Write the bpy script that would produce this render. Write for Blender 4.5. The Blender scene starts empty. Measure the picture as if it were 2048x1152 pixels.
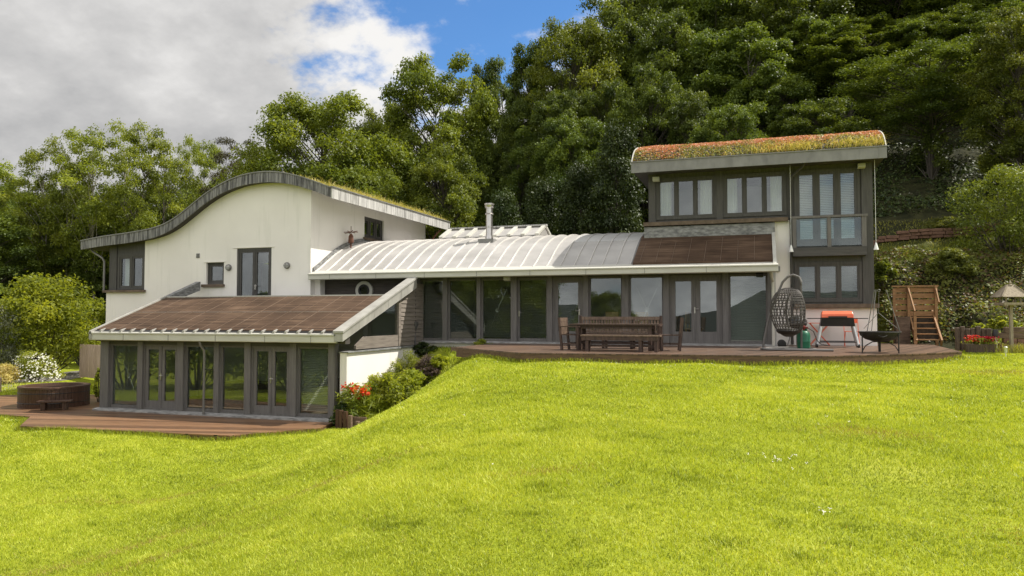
import bpy, bmesh, math, random
import numpy as np
from mathutils import Vector, Matrix
R = math.radians
random.seed(7); rng = np.random.default_rng(11)
scene = bpy.context.scene
COL = scene.collection

# ------------------------------------------------------------------ camera frame (metres; +Y runs from the lawn into the house, z=0 is the upper deck)
TH = R(18.35); ZC = .92; FPX = 1500.0; PITCH = math.atan(56/1500)
CT, ST = math.cos(TH), math.sin(TH)
def at(px, d):                       # plan position d metres in front of the camera, under image column px
    xc = (px-1024)/FPX*d
    return (xc*CT - d*ST, xc*ST + d*CT)
def ztop(py, d): return ZC + (632-py)/FPX*d

# ------------------------------------------------------------------ materials
def newmat(name):
    m = bpy.data.materials.new(name); m.use_nodes = True
    nt = m.node_tree; nt.nodes.clear()
    return m, nt
def N(nt, t, **kw):
    n = nt.nodes.new(t)
    for k, v in kw.items():
        if k in n.inputs: n.inputs[k].default_value = v
        else: setattr(n, k, v)
    return n
def L(nt, a, b): nt.links.new(a, b)
def c4(c): return (c[0], c[1], c[2], 1)
def ramp(nt, fac, stops):
    r = nt.nodes.new('ShaderNodeValToRGB'); e = r.color_ramp.elements
    e[0].position, e[0].color = stops[0][0], c4(stops[0][1]); e[1].position, e[1].color = stops[-1][0], c4(stops[-1][1])
    for p, c in stops[1:-1]:
        x = e.new(p); x.color = c4(c)
    L(nt, fac, r.inputs[0]); return r.outputs[0]
def coords(nt, stretch=(1, 1, 1)):
    tc = N(nt, 'ShaderNodeTexCoord'); mp = N(nt, 'ShaderNodeMapping'); mp.inputs['Scale'].default_value = stretch
    L(nt, tc.outputs['Object'], mp.inputs[0]); return mp.outputs[0]
def noise(nt, vec, scale, detail=4, rough=.55):
    n = N(nt, 'ShaderNodeTexNoise', Scale=scale, Detail=detail, Roughness=rough); L(nt, vec, n.inputs['Vector']); return n.outputs['Fac']
def mixc(nt, fac, a, b, mode='MIX'):
    m = N(nt, 'ShaderNodeMix', data_type='RGBA', blend_type=mode)
    for s, v in ((m.inputs[0], fac), (m.inputs[6], a), (m.inputs[7], b)):
        if hasattr(v, 'is_output'): L(nt, v, s)
        else: s.default_value = v if isinstance(v, float) else c4(v)
    return m.outputs[2]
def math_(nt, op, a, b=0.0, c=0.0):
    m = N(nt, 'ShaderNodeMath', operation=op)
    for s, v in zip(m.inputs, (a, b, c)):
        if hasattr(v, 'is_output'): L(nt, v, s)
        else: s.default_value = v
    return m.outputs[0]
def pbr(nt, col, rough=.6, metal=0.0, bump=None, bstr=.3, bdist=.02, spec=.4):
    p = N(nt, 'ShaderNodeBsdfPrincipled', Roughness=rough, Metallic=metal); o = N(nt, 'ShaderNodeOutputMaterial')
    p.inputs['Specular IOR Level'].default_value = spec
    if hasattr(col, 'is_output'): L(nt, col, p.inputs['Base Color'])
    else: p.inputs['Base Color'].default_value = c4(col)
    if bump is not None:
        b = N(nt, 'ShaderNodeBump', Strength=bstr, Distance=bdist); L(nt, bump, b.inputs['Height']); L(nt, b.outputs[0], p.inputs['Normal'])
    L(nt, p.outputs[0], o.inputs[0]); return p
def vmat(name, a, b, scale=3.0, stretch=(1, 1, 1), rough=.6, metal=0.0, bump=.15, bscale=None, spec=.4, lo=.3, hi=.7):
    m, nt = newmat(name); v = coords(nt, stretch); n = noise(nt, v, scale, 6)
    col = ramp(nt, n, [(lo, a), (hi, b)])
    n2 = noise(nt, v, bscale or scale*4, 4)
    pbr(nt, col, rough, metal, n2, bump, .02, spec); return m
M = {}
def render_wall():
    m, nt = newmat('white_render'); v = coords(nt); base = ramp(nt, noise(nt, v, .7, 5), [(.3, (.75, .715, .675)), (.7, (.81, .775, .735))])
    s = noise(nt, coords(nt, (2.2, 2.2, .22)), 1.6, 6); st = math_(nt, 'MULTIPLY', math_(nt, 'SUBTRACT', s, .56), 2.2); st = math_(nt, 'MINIMUM', math_(nt, 'MAXIMUM', st, 0.0), .35)
    col = mixc(nt, st, base, (.55, .54, .48)); pbr(nt, col, .9, 0, noise(nt, v, 38, 4), .25, .01, .2); return m
M['white'] = render_wall()
M['timber_dark'] = vmat('dark_stained_timber', (.052, .049, .046), (.086, .081, .076), 3, (8, 8, .7), .65, bump=.2)
M['timber_beam'] = vmat('dark_stained_timber_across', (.050, .047, .044), (.085, .080, .075), 3, (.7, 8, 8), .65, bump=.2)
M['timber_grey'] = vmat('weathered_grey_timber', (.105, .098, .093), (.165, .154, .146), 3, (9, 9, .6), .7, bump=.25)
M['clad'] = vmat('weathered_cladding_boards', (.13, .108, .09), (.25, .215, .18), 2.5, (9, .6, 9), .75, bump=.3)
M['clad_dark'] = vmat('dark_cladding_boards', (.052, .044, .038), (.095, .082, .070), 2.5, (.6, 9, 9), .75, bump=.3)
M['sill'] = vmat('brown_stone_sill', (.085, .062, .042), (.17, .125, .088), 5, (1, 1, 1), .8, bump=.3)
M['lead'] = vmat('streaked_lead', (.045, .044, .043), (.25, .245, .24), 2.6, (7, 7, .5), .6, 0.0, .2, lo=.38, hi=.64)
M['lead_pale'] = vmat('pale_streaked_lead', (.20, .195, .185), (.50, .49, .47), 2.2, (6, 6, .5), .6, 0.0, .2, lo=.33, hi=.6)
M['lead_plain'] = vmat('grey_lead_sheet', (.165, .162, .157), (.25, .246, .238), 1.5, (2, 2, 1), .55, .2, .12)
M['lead_old'] = vmat('weathered_lead_apron', (.09, .09, .09), (.30, .30, .29), 3, (2, 2, 5), .7, 0.0, .3)
M['gutter'] = vmat('stone_coloured_metal', (.46, .45, .40), (.56, .55, .49), 1.0, (1, 4, 4), .5, .1, .06)
M['verge_lead'] = vmat('beige_lead_verge', (.27, .26, .235), (.38, .37, .335), 1.5, (2, 2, 1), .6, .1, .12)
M['zinc'] = vmat('pale_zinc', (.39, .375, .355), (.53, .51, .485), .9, (1, 1.4, 1.4), .42, .35, .06)
M['rooflight'] = vmat('pale_blue_rooflight', (.47, .465, .46), (.58, .575, .57), .9, (1, 1.4, 1.4), .36, .3, .05)
M['zinc_seam'] = vmat('zinc_seam', (.55, .53, .50), (.66, .64, .61), 2, (1, 1, 1), .4, .3, .05)
M['steel'] = vmat('stainless_steel', (.42, .40, .38), (.58, .56, .53), 3, (4, 4, .5), .28, .9, .03)
M['pipe'] = vmat('grey_metal_pipe', (.15, .143, .135), (.21, .20, .19), 3, (1, 1, 1), .5, .3, .05)
M['soffit'] = vmat('dark_soffit_boards', (.045, .040, .035), (.075, .067, .058), 2, (1, 8, 1), .8, bump=.2)
M['interior'] = vmat('interior_plaster', (.42, .41, .38), (.50, .49, .46), 1, rough=.9, bump=.0)
M['interior_floor'] = vmat('interior_floor', (.12, .085, .055), (.18, .13, .085), 2, (1, 6, 1), .5, bump=.05)
M['blind'] = vmat('blind_slats', (.27, .26, .235), (.33, .32, .29), 2, rough=.6, bump=.0)
M['blind_white'] = vmat('white_blind_slats', (.74, .76, .76), (.82, .83, .83), 2, rough=.6, bump=.0)
M['curtain'] = vmat('white_curtain', (.72, .72, .70), (.82, .82, .80), 2, rough=.9, bump=.0)
M['black'] = vmat('black_enamel', (.012, .012, .012), (.022, .021, .020), 6, rough=.38, bump=.05)
M['iron'] = vmat('black_iron', (.012, .0115, .011), (.032, .028, .024), 9, rough=.65, bump=.3)
M['orange'] = vmat('orange_enamel', (.78, .15, .065), (.84, .18, .085), 3, rough=.35, bump=.02)
M['alu'] = vmat('brushed_aluminium', (.60, .60, .60), (.74, .74, .74), 4, (6, 6, .4), .35, .7, .03)
M['green_paint'] = vmat('green_bottle_paint', (.010, .105, .055), (.016, .145, .075), 6, rough=.45, bump=.05)
M['red_plastic'] = vmat('dark_red_plastic', (.16, .015, .012), (.22, .025, .02), 6, rough=.5, bump=.05)
M['teak'] = vmat('dark_brown_garden_timber', (.030, .018, .014), (.095, .058, .042), 3, (7, 7, 1.5), .55, bump=.25)
M['teak_lit'] = vmat('sunlit_brown_garden_timber', (.085, .055, .038), (.22, .155, .11), 3, (7, 7, 1.5), .6, bump=.25)  # lighter copy of teak: sun on slats and seat put into the colour
M['stair'] = vmat('new_brown_timber', (.22, .115, .048), (.38, .21, .095), 3, (1.2, 6, 6), .7, bump=.3)
M['sleeper'] = vmat('old_timber_sleepers', (.095, .062, .042), (.20, .135, .092), 3, (1, 6, 6), .85, bump=.5)
M['log'] = vmat('bark_brown', (.06, .042, .030), (.15, .108, .078), 5, (5, 5, .8), .9, bump=.8)
M['stone'] = vmat('red_sandstone', (.13, .068, .048), (.24, .135, .095), 5, (1, 1, 2), .9, bump=.6)
M['bird'] = vmat('pale_weathered_wood', (.20, .165, .115), (.34, .285, .21), 4, (5, 5, 1), .85, bump=.3)
M['fence'] = vmat('pale_fence_boards', (.33, .24, .18), (.50, .38, .30), 3, (7, 7, .6), .85, bump=.3)
M['tub'] = vmat('dark_red_cedar', (.045, .022, .014), (.10, .052, .032), 4, (14, 14, .5), .45, bump=.3)
M['rattan'] = vmat('grey_brown_rattan', (.052, .046, .040), (.10, .090, .080), 12, rough=.7, bump=.2)
M['whiteplastic'] = vmat('white_plastic', (.74, .74, .72), (.80, .80, .78), 4, rough=.5, bump=.02)
M['rust'] = vmat('rusty_iron', (.085, .036, .024), (.17, .075, .046), 12, rough=.8, bump=.3)
M['path'] = vmat('grey_gravel', (.13, .12, .108), (.24, .222, .20), 22, rough=.95, bump=.6, bscale=60)
M['soil'] = vmat('dark_soil', (.022, .016, .011), (.06, .045, .03), 8, rough=1, bump=.8)
M['pale_wood'] = vmat('pale_oak', (.42, .28, .14), (.55, .38, .20), 3, (6, 6, 1), .55, bump=.05)
M['slate'] = vmat('grey_stone_edge', (.15, .145, .14), (.42, .41, .40), 2.2, (2, 5, 5), .6, bump=.3)

def boards(name, axis, a, b, w, rough, ang=0.0):
    m, nt = newmat(name); tc = N(nt, 'ShaderNodeTexCoord'); mp = N(nt, 'ShaderNodeMapping'); mp.inputs['Rotation'].default_value = (0, 0, ang)
    L(nt, tc.outputs['Object'], mp.inputs[0]); sp = N(nt, 'ShaderNodeSeparateXYZ'); L(nt, mp.outputs[0], sp.inputs[0])
    q = math_(nt, 'DIVIDE', sp.outputs[axis], w); fr = math_(nt, 'FRACT', q); fl = math_(nt, 'FLOOR', q)
    wn = N(nt, 'ShaderNodeTexWhiteNoise', noise_dimensions='1D'); L(nt, fl, wn.inputs['W'])
    st = (1.2, 14, 1) if axis == 1 else (14, 1.2, 1)
    mp2 = N(nt, 'ShaderNodeMapping'); mp2.inputs['Scale'].default_value = st; L(nt, mp.outputs[0], mp2.inputs[0])
    g = noise(nt, mp2.outputs[0], 2.2, 6); f = math_(nt, 'ADD', math_(nt, 'MULTIPLY', g, .70), math_(nt, 'MULTIPLY', wn.outputs[0], .48))
    col = ramp(nt, f, [(.3, a), (.85, b)])
    gap = math_(nt, 'LESS_THAN', math_(nt, 'ABSOLUTE', math_(nt, 'SUBTRACT', fr, .5)), .44)
    col = mixc(nt, gap, (.012, .009, .007), col)
    hgt = math_(nt, 'ADD', gap, math_(nt, 'MULTIPLY', g, .15))
    pbr(nt, col, rough, 0, hgt, .6, .01, .5); return m
M['deck_low'] = boards('red_brown_deck_boards', 1, (.085, .043, .021), (.28, .152, .078), .12, .42, R(-12))
M['deck_up'] = boards('brown_deck_boards', 0, (.060, .034, .021), (.17, .10, .062), .12, .42, R(20))
M['deck_edge'] = vmat('deck_fascia_boards', (.065, .036, .020), (.16, .092, .05), 3, (1, 5, 8), .6, bump=.3)
def collector():
    m, nt = newmat('brown_solar_matting'); v = coords(nt, (.30, 11, 11)); n = noise(nt, v, 2.2, 5, .62); n0 = noise(nt, coords(nt), .9, 3)
    f = math_(nt, 'ADD', math_(nt, 'MULTIPLY', n, .7), math_(nt, 'MULTIPLY', n0, .3))
    col = ramp(nt, f, [(.34, (.026, .016, .010)), (.5, (.072, .044, .028)), (.66, (.165, .108, .070))])
    pbr(nt, col, .75, 0, n, .4, .02, .15); return m
M['collector'] = collector()
M['seamline'] = vmat('tan_seam_strip', (.105, .07, .047), (.17, .118, .082), 3, rough=.6, bump=.05)
def glass(name, tint, refl):
    m, nt = newmat(name); lw = N(nt, 'ShaderNodeLayerWeight', Blend=.5)
    f = math_(nt, 'ADD', math_(nt, 'MULTIPLY', math_(nt, 'POWER', lw.outputs['Facing'], 4.0), .8), refl); f = math_(nt, 'MINIMUM', f, 1.0)
    t = N(nt, 'ShaderNodeBsdfTransparent'); t.inputs[0].default_value = c4(tint)
    g = N(nt, 'ShaderNodeBsdfGlossy', Roughness=.0); g.inputs[0].default_value = (.96, .98, 1, 1)
    b = N(nt, 'ShaderNodeBump', Strength=.012, Distance=.05); L(nt, noise(nt, coords(nt), 1.3, 1), b.inputs['Height']); L(nt, b.outputs[0], g.inputs['Normal'])
    x = N(nt, 'ShaderNodeMixShader'); L(nt, f, x.inputs[0]); L(nt, t.outputs[0], x.inputs[1]); L(nt, g.outputs[0], x.inputs[2])
    o = N(nt, 'ShaderNodeOutputMaterial'); L(nt, x.outputs[0], o.inputs[0]); return m
M['glass'] = glass('window_glass', (.84, .88, .86), .085)
M['glass_clear'] = glass('clear_balustrade_glass', (.86, .92, .92), .05)
def leafmat(name, dark, mid, light, trans=.35, hue=.02, dry=None):
    m, nt = newmat(name); at_ = N(nt, 'ShaderNodeAttribute', attribute_name='tint'); oi = N(nt, 'ShaderNodeObjectInfo')
    f = math_(nt, 'ADD', at_.outputs['Fac'], math_(nt, 'MULTIPLY', math_(nt, 'SUBTRACT', oi.outputs['Random'], .5), .36))
    col = ramp(nt, f, [(.05, dark), (.5, mid), (.95, light)] if dry is None else [(.0, dry), (.07, dry), (.14, dark), (.5, mid), (.95, light)])
    hs = N(nt, 'ShaderNodeHueSaturation'); L(nt, col, hs.inputs['Color']); L(nt, math_(nt, 'ADD', .5-hue/2, math_(nt, 'MULTIPLY', oi.outputs['Random'], hue)), hs.inputs['Hue'])
    d = N(nt, 'ShaderNodeBsdfPrincipled', Roughness=.5); d.inputs['Specular IOR Level'].default_value = .3; L(nt, hs.outputs[0], d.inputs['Base Color'])
    t = N(nt, 'ShaderNodeBsdfTranslucent'); tcol = mixc(nt, 1.0, hs.outputs[0], (1.35, 1.25, .45), 'MULTIPLY'); L(nt, tcol, t.inputs[0])
    x = N(nt, 'ShaderNodeMixShader'); x.inputs[0].default_value = trans; L(nt, d.outputs[0], x.inputs[1]); L(nt, t.outputs[0], x.inputs[2])
    o = N(nt, 'ShaderNodeOutputMaterial'); L(nt, x.outputs[0], o.inputs[0]); return m
M['leaf_syc'] = leafmat('sycamore_leaves', (.055, .080, .013), (.135, .170, .024), (.22, .25, .036), .42)
M['leaf_ash'] = leafmat('ash_leaves', (.085, .115, .018), (.20, .25, .036), (.32, .365, .062), .48)
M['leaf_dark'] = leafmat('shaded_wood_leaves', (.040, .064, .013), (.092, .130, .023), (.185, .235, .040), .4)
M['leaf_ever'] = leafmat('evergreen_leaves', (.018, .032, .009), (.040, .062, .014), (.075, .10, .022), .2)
M['leaf_pine'] = leafmat('brownish_pine_needles', (.040, .040, .016), (.072, .066, .028), (.105, .098, .042), .2)
M['leaf_bush'] = leafmat('bright_bush_leaves', (.10, .135, .015), (.23, .275, .032), (.35, .38, .052), .55)
M['leaf_silver'] = leafmat('silvery_leaves', (.12, .14, .10), (.22, .24, .18), (.36, .38, .31), .3)
M['leaf_herb'] = leafmat('herb_leaves', (.10, .135, .026), (.27, .32, .055), (.42, .45, .10), .62)
M['leaf_bank'] = leafmat('bank_leaves', (.072, .092, .019), (.145, .165, .034), (.235, .25, .058), .42, .02, (.16, .105, .055))
M['leaf_lime'] = leafmat('lime_leaves', (.14, .19, .018), (.28, .34, .03), (.40, .45, .06), .6)
M['grass_leaf'] = leafmat('lawn_blades', (.13, .175, .011), (.37, .445, .029), (.60, .63, .11), .38, .0, (.36, .27, .085))
M['rough_grass'] = leafmat('rough_grass_blades', (.16, .175, .028), (.30, .30, .06), (.42, .38, .11), .42, .0)
M['sedum'] = leafmat('red_sedum', (.20, .25, .05), (.42, .24, .10), (.57, .24, .15), .25, .0)
M['drygrass'] = leafmat('dry_roof_grass', (.25, .26, .05), (.52, .45, .16), (.72, .60, .29), .35, .0)
M['petal_red'] = leafmat('red_petals', (.45, .02, .012), (.65, .04, .02), (.75, .09, .03), .3, .0)
M['petal_crim'] = leafmat('crimson_petals', (.34, .006, .02), (.52, .012, .035), (.62, .04, .08), .3, .0)
M['petal_white'] = leafmat('white_petals', (.55, .55, .48), (.72, .72, .66), (.82, .82, .78), .3, .0)
M['dead'] = leafmat('brown_dry_stems', (.05, .035, .03), (.12, .085, .07), (.22, .16, .13), .2, .0)
M['bark'] = vmat('grey_brown_bark', (.045, .038, .030), (.11, .095, .078), 3, (5, 5, 1), .9, bump=.6)
M['bark_pale'] = vmat('pale_ash_bark', (.17, .155, .125), (.34, .315, .26), 3, (4, 4, 1), .9, bump=.5)

# ------------------------------------------------------------------ mesh helpers
class MB:
    """Collects shapes and links them as ONE mesh object. org = the thing's base, subtracted so children sit under their Empty."""
    def __init__(s, org=(0, 0, 0)): s.v = []; s.f = []; s.m = []; s.o = org; s.mi = 0
    def add(s, vs, fs):
        b = len(s.v); s.v += [tuple(v) for v in vs]; s.f += [tuple(b+i for i in f) for f in fs]; s.m += [s.mi]*len(fs)
    def box(s, x0, x1, y0, y1, z0, z1):
        s.add([(x0, y0, z0), (x1, y0, z0), (x1, y1, z0), (x0, y1, z0), (x0, y0, z1), (x1, y0, z1), (x1, y1, z1), (x0, y1, z1)],
              [(0, 3, 2, 1), (4, 5, 6, 7), (0, 1, 5, 4), (1, 2, 6, 5), (2, 3, 7, 6), (3, 0, 4, 7)])
    def cbox(s, c, d, rot=None):     # centred box, optional Euler/Matrix rotation
        m = Matrix.Rotation(0, 3, 'X') if rot is None else rot
        vs = [Vector(c)+m @ Vector((sx*d[0]/2, sy*d[1]/2, sz*d[2]/2)) for sz in (-1, 1) for sx, sy in ((-1, -1), (1, -1), (1, 1), (-1, 1))]
        s.add(vs, [(0, 3, 2, 1), (4, 5, 6, 7), (0, 1, 5, 4), (1, 2, 6, 5), (2, 3, 7, 6), (3, 0, 4, 7)])
    def bar(s, a, b, w, h=None, up=(0, 0, 1)):
        a, b = Vector(a), Vector(b); h = h or w; d = (b-a); x = d.normalized(); u = Vector(up)
        if abs(x.dot(u)) > .98: u = Vector((0, 1, 0))
        y = u.cross(x).normalized(); z = x.cross(y)
        vs = [p+y*(i*w/2)+z*(j*h/2) for p in (a, b) for i, j in ((-1, -1), (1, -1), (1, 1), (-1, 1))]
        s.add(vs, [(0, 3, 2, 1), (4, 5, 6, 7), (0, 1, 5, 4), (1, 2, 6, 5), (2, 3, 7, 6), (3, 0, 4, 7)])
    def tube(s, pts, r, n=8, cap=True):
        pts = [Vector(p) for p in pts]; rs = r if isinstance(r, (list, tuple)) else [r]*len(pts); vs = []; fs = []; prev = None
        for i, p in enumerate(pts):
            t = (pts[min(i+1, len(pts)-1)]-pts[max(i-1, 0)]).normalized()
            if prev is None:
                a = Vector((1, 0, 0)) if abs(t.x) < .8 else Vector((0, 1, 0)); prev = (a-t*a.dot(t)).normalized()
            else:
                prev = prev-t*prev.dot(t); prev = prev.normalized() if prev.length > 1e-6 else t.orthogonal().normalized()
            q = t.cross(prev)
            vs += [p+(prev*math.cos(2*math.pi*k/n)+q*math.sin(2*math.pi*k/n))*rs[i] for k in range(n)]
        for i in range(len(pts)-1):
            fs += [(i*n+k, i*n+(k+1) % n, (i+1)*n+(k+1) % n, (i+1)*n+k) for k in range(n)]
        if cap: fs += [tuple(range(n-1, -1, -1)), tuple((len(pts)-1)*n+k for k in range(n))]
        s.add(vs, fs)
    def ring(s, c, R_, r, axis='Z', n=24, m=8):
        ps = []
        for k in range(n+1):
            a = 2*math.pi*k/n; x, y = R_*math.cos(a), R_*math.sin(a)
            ps.append(Vector(c)+Vector({'Z': (x, y, 0), 'Y': (x, 0, y), 'X': (0, x, y)}[axis]))
        s.tube(ps, r, m, False)
    def lathe(s, c, prof, n=24, axis='Z', closed=True):
        vs = []; fs = []
        for r, z in prof:
            for k in range(n):
                a = 2*math.pi*k/n; p = (r*math.cos(a), r*math.sin(a), z)
                if axis == 'Y': p = (p[0], p[2], p[1])
                if axis == 'X': p = (p[2], p[0], p[1])
                vs.append((c[0]+p[0], c[1]+p[1], c[2]+p[2]))
        for i in range(len(prof)-1):
            fs += [(i*n+k, i*n+(k+1) % n, (i+1)*n+(k+1) % n, (i+1)*n+k) for k in range(n)]
        if closed: fs += [tuple(range(n-1, -1, -1)), tuple((len(prof)-1)*n+k for k in range(n))]
        s.add(vs, fs)
    def prism(s, poly, z0, z1):
        n = len(poly)
        s.add([(x, y, z0) for x, y in poly]+[(x, y, z1) for x, y in poly],
              [tuple(range(n-1, -1, -1)), tuple(range(n, 2*n))]+[(i, (i+1) % n, n+(i+1) % n, n+i) for i in range(n)])
    def prism_x(s, poly, x0, x1):    # outline in (y, z) pushed along x
        n = len(poly)
        s.add([(x0, y, z) for y, z in poly]+[(x1, y, z) for y, z in poly],
              [tuple(range(n-1, -1, -1)), tuple(range(n, 2*n))]+[(i, (i+1) % n, n+(i+1) % n, n+i) for i in range(n)])
    def build(s, name, mat, parent=None, smooth=False, bevel=0):
        me = bpy.data.meshes.new(name); o = s.o
        me.from_pydata([(x-o[0], y-o[1], z-o[2]) for x, y, z in s.v], [], s.f)
        for m in (mat if isinstance(mat, (list, tuple)) else [mat]): me.materials.append(m)
        me.polygons.foreach_set('material_index', s.m)
        bm = bmesh.new(); bm.from_mesh(me); bmesh.ops.recalc_face_normals(bm, faces=bm.faces); bm.to_mesh(me); bm.free()
        ob = bpy.data.objects.new(name, me); COL.objects.link(ob)
        if parent is not None: ob.parent = parent
        else: ob.location = o
        if smooth:
            me.polygons.foreach_set('use_smooth', [True]*len(me.polygons)); me.set_sharp_from_angle(angle=R(40))
        if bevel:
            b = ob.modifiers.new('bevel', 'BEVEL'); b.width = bevel; b.segments = 2; b.limit_method = 'ANGLE'
        return ob
def thing(name, label, cat, loc=(0, 0, 0), rz=0, group=None):
    o = bpy.data.objects.new(name, None); COL.objects.link(o); o.location = loc; o.rotation_euler.z = rz; o.empty_display_size = .3
    return tag(o, label, cat, group)
def tag(o, label, cat, group=None):
    o['label'] = label; o['category'] = cat
    if group: o['group'] = group
    return o
def kind(o, k): o['kind'] = k; return o
def npmesh(name, V, F, mat, parent=None, tint=None, loc=None):
    me = bpy.data.meshes.new(name); nv = len(V); nf, k = F.shape
    me.vertices.add(nv); me.vertices.foreach_set('co', np.ascontiguousarray(V, dtype=np.float32).ravel())
    me.loops.add(nf*k); me.loops.foreach_set('vertex_index', np.ascontiguousarray(F, dtype=np.int32).ravel())
    me.polygons.add(nf); me.polygons.foreach_set('loop_start', np.arange(0, nf*k, k, dtype=np.int32))
    for m in (mat if isinstance(mat, (list, tuple)) else [mat]): me.materials.append(m)
    me.update(calc_edges=True)
    if tint is not None:
        a = me.attributes.new('tint', 'FLOAT', 'POINT'); a.data.foreach_set('value', np.ascontiguousarray(tint, dtype=np.float32))
    o = bpy.data.objects.new(name, me); COL.objects.link(o)
    if parent is not None: o.parent = parent
    if loc is not None: o.location = loc
    return o
def leaves(C, Nrm, Ln, Wd, g):
    """Folded diamond leaves at centres C, facing Nrm, length Ln, width Wd (arrays)."""
    n = len(C); Nrm = Nrm/np.maximum(np.linalg.norm(Nrm, axis=1, keepdims=True), 1e-6)
    a = g.normal(size=(n, 3)); t = a-(a*Nrm).sum(1, keepdims=True)*Nrm; t /= np.maximum(np.linalg.norm(t, axis=1, keepdims=True), 1e-6); b = np.cross(Nrm, t)
    Ln = np.broadcast_to(Ln, n)[:, None]; Wd = np.broadcast_to(Wd, n)[:, None]
    V = np.stack([C-t*Ln*.5, C+b*Wd*.5+Nrm*Wd*.16, C+t*Ln*.5-Nrm*Ln*.10, C-b*Wd*.5+Nrm*Wd*.16], 1).reshape(-1, 3)
    return V, np.arange(n*4).reshape(n, 4)
def blades(P, h, w, lean, g, droop=0.0, cols=None):
    """Grass blades: one bent blade (two triangles' worth as a quad + tip) at each point."""
    n = len(P); az = g.uniform(0, 2*np.pi, n); la = g.uniform(0, 2*np.pi, n); hh = np.broadcast_to(h, n); ww = np.broadcast_to(w, n)
    s = np.stack([np.cos(az), np.sin(az), np.zeros(n)], 1)*ww[:, None]*.5
    ln = np.stack([np.cos(la), np.sin(la), np.zeros(n)], 1)*(np.abs(g.normal(0, lean, n))*hh)[:, None]
    mid = P+ln*.35+np.array([0, 0, 1])*(hh*.6)[:, None]; tip = P+ln*(1+droop)+np.array([0, 0, 1])*(hh*(1-droop*.4))[:, None]
    V = np.stack([P-s, P+s, mid+s*.7, mid-s*.7, tip], 1).reshape(-1, 3)
    b = np.arange(n)[:, None]*5
    F = np.concatenate([np.concatenate([b, b+1, b+2], 1), np.concatenate([b, b+2, b+3], 1), np.concatenate([b+3, b+2, b+4], 1)])
    return V, F
def blades_flat(P, h, w, lean, g, droop=0.0):
    n = len(P); az = g.uniform(0, 2*np.pi, n); la = g.uniform(0, 2*np.pi, n); hh = np.broadcast_to(h, n); ww = np.broadcast_to(w, n)
    s = np.stack([np.cos(az), np.sin(az), np.zeros(n)], 1)*ww[:, None]*.5
    ln = np.stack([np.cos(la), np.sin(la), np.zeros(n)], 1)*(np.abs(g.normal(0, lean, n))*hh)[:, None]; up = np.array([0, 0, 1])*hh[:, None]
    V = np.stack([P-s, P+s, P+s*.35+ln+up, P-s*.35+ln+up], 1).reshape(-1, 3); b = np.arange(n)[:, None]*4
    return V, np.concatenate([np.concatenate([b, b+1, b+2], 1), np.concatenate([b, b+2, b+3], 1)])
def inpoly(x, y, poly):
    r = np.zeros(len(x), bool); n = len(poly); j = n-1
    for i in range(n):
        xi, yi = poly[i]; xj, yj = poly[j]
        r ^= ((yi > y) != (yj > y)) & (x < (xj-xi)*(y-yi)/(yj-yi+1e-12)+xi); j = i
    return r

# ------------------------------------------------------------------ terrain
def sst(a, b, x):
    t = np.clip((x-a)/(b-a), 0, 1); return t*t*(3-2*t)
def terr(U, V):
    U = np.asarray(U, float); V = np.asarray(V, float)
    vc = np.clip(V, -20, 24)
    foot = np.interp(vc, [-20, 0, 8, 14, 18, 21, 22.3, 24], [-7.5, -8.8, -9.7, -10.3, -10.4, -11.2, -12.2, -13.3]); wid = np.interp(vc, [-20, 0, 4, 8, 13, 17.5, 21, 22.3, 24], [12, 10.5, 9.5, 8, 5.6, 3.6, 3.3, 2.9, 2.3])
    pc = np.clip((U-foot)/wid, 0, 1); w = .25*pc+.75*pc*pc*(3-2*pc)
    hi = -.64+.40*np.clip((V-2)/15, 0, 1)+.10*sst(17, 23, V)*sst(3.0, 6, U)
    lo = -2.2+.028*np.clip(V-23, 0, 40)
    z = lo+(hi-lo)*w
    z = z+.035*np.sin(U*.9+1.3)*np.sin(V*.7)+.02*np.sin(U*2.1+V*1.3)
    # wooded hill behind the house, a steep planted bank at the right
    V0 = np.interp(U, [-60, -26, -12, 2.9, 4.2, 60], [50, 47, 36, 34, 28.4, 27.0])
    sl = np.interp(U, [-60, -26, -12, 0, 4.5, 60], [.05, .10, .34, .46, .60, .62])
    s = np.maximum(V-V0, 0); h = sl*s*s/(s+1.2)
    rt = sst(3.4, 4.6, U); st = np.interp(V-V0, [-5, 0, 3.9, 8.8, 60, 400], [0, 0, 3.2, 5.35, 36, 60])
    h = h*(1-rt)+(st)*rt
    h = np.where(h > 38, 38+(h-38)*.15, h)
    z = z+h+.62*sst(25.2, 25.7, V)*sst(6.4, 6.9, U)*(1-np.clip(h/2, 0, 1))
    z = z-.30*np.clip(-V-3, 0, 45)
    return z
def T(u, v): return float(terr(np.array([u]), np.array([v]))[0])
def axis(segs):
    out = []
    for a, b, st in segs: out += list(np.arange(a, b, st))
    return np.array(out+[segs[-1][1]])
ax_u = axis([(-420, -80, 20), (-80, -34, 2), (-34, 14, .3), (14, 60, 1.5), (60, 420, 20)])
ax_v = axis([(-420, -40, 20), (-40, -2, 2), (-2, 40, .3), (40, 90, 1.5), (90, 420, 20)])
UU, VV = np.meshgrid(ax_u, ax_v); nu, nv = len(ax_u), len(ax_v); ZZ = terr(UU.ravel(), VV.ravel())
gi = (np.arange(nv-1)[:, None]*nu+np.arange(nu-1)[None, :]).ravel()
F = np.stack([gi, gi+1, gi+nu+1, gi+nu], 1)
wood = np.clip(np.maximum(sst(31, 35, VV.ravel())*sst(-24, -18, UU.ravel()), np.maximum(sst(43, 47, VV.ravel()), sst(25.8, 27.5, VV.ravel())*sst(3.6, 4.6, UU.ravel())*(1-sst(31.8, 33, VV.ravel())*(1-sst(36, 38, VV.ravel()))*.8))), 0, 1)
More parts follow.
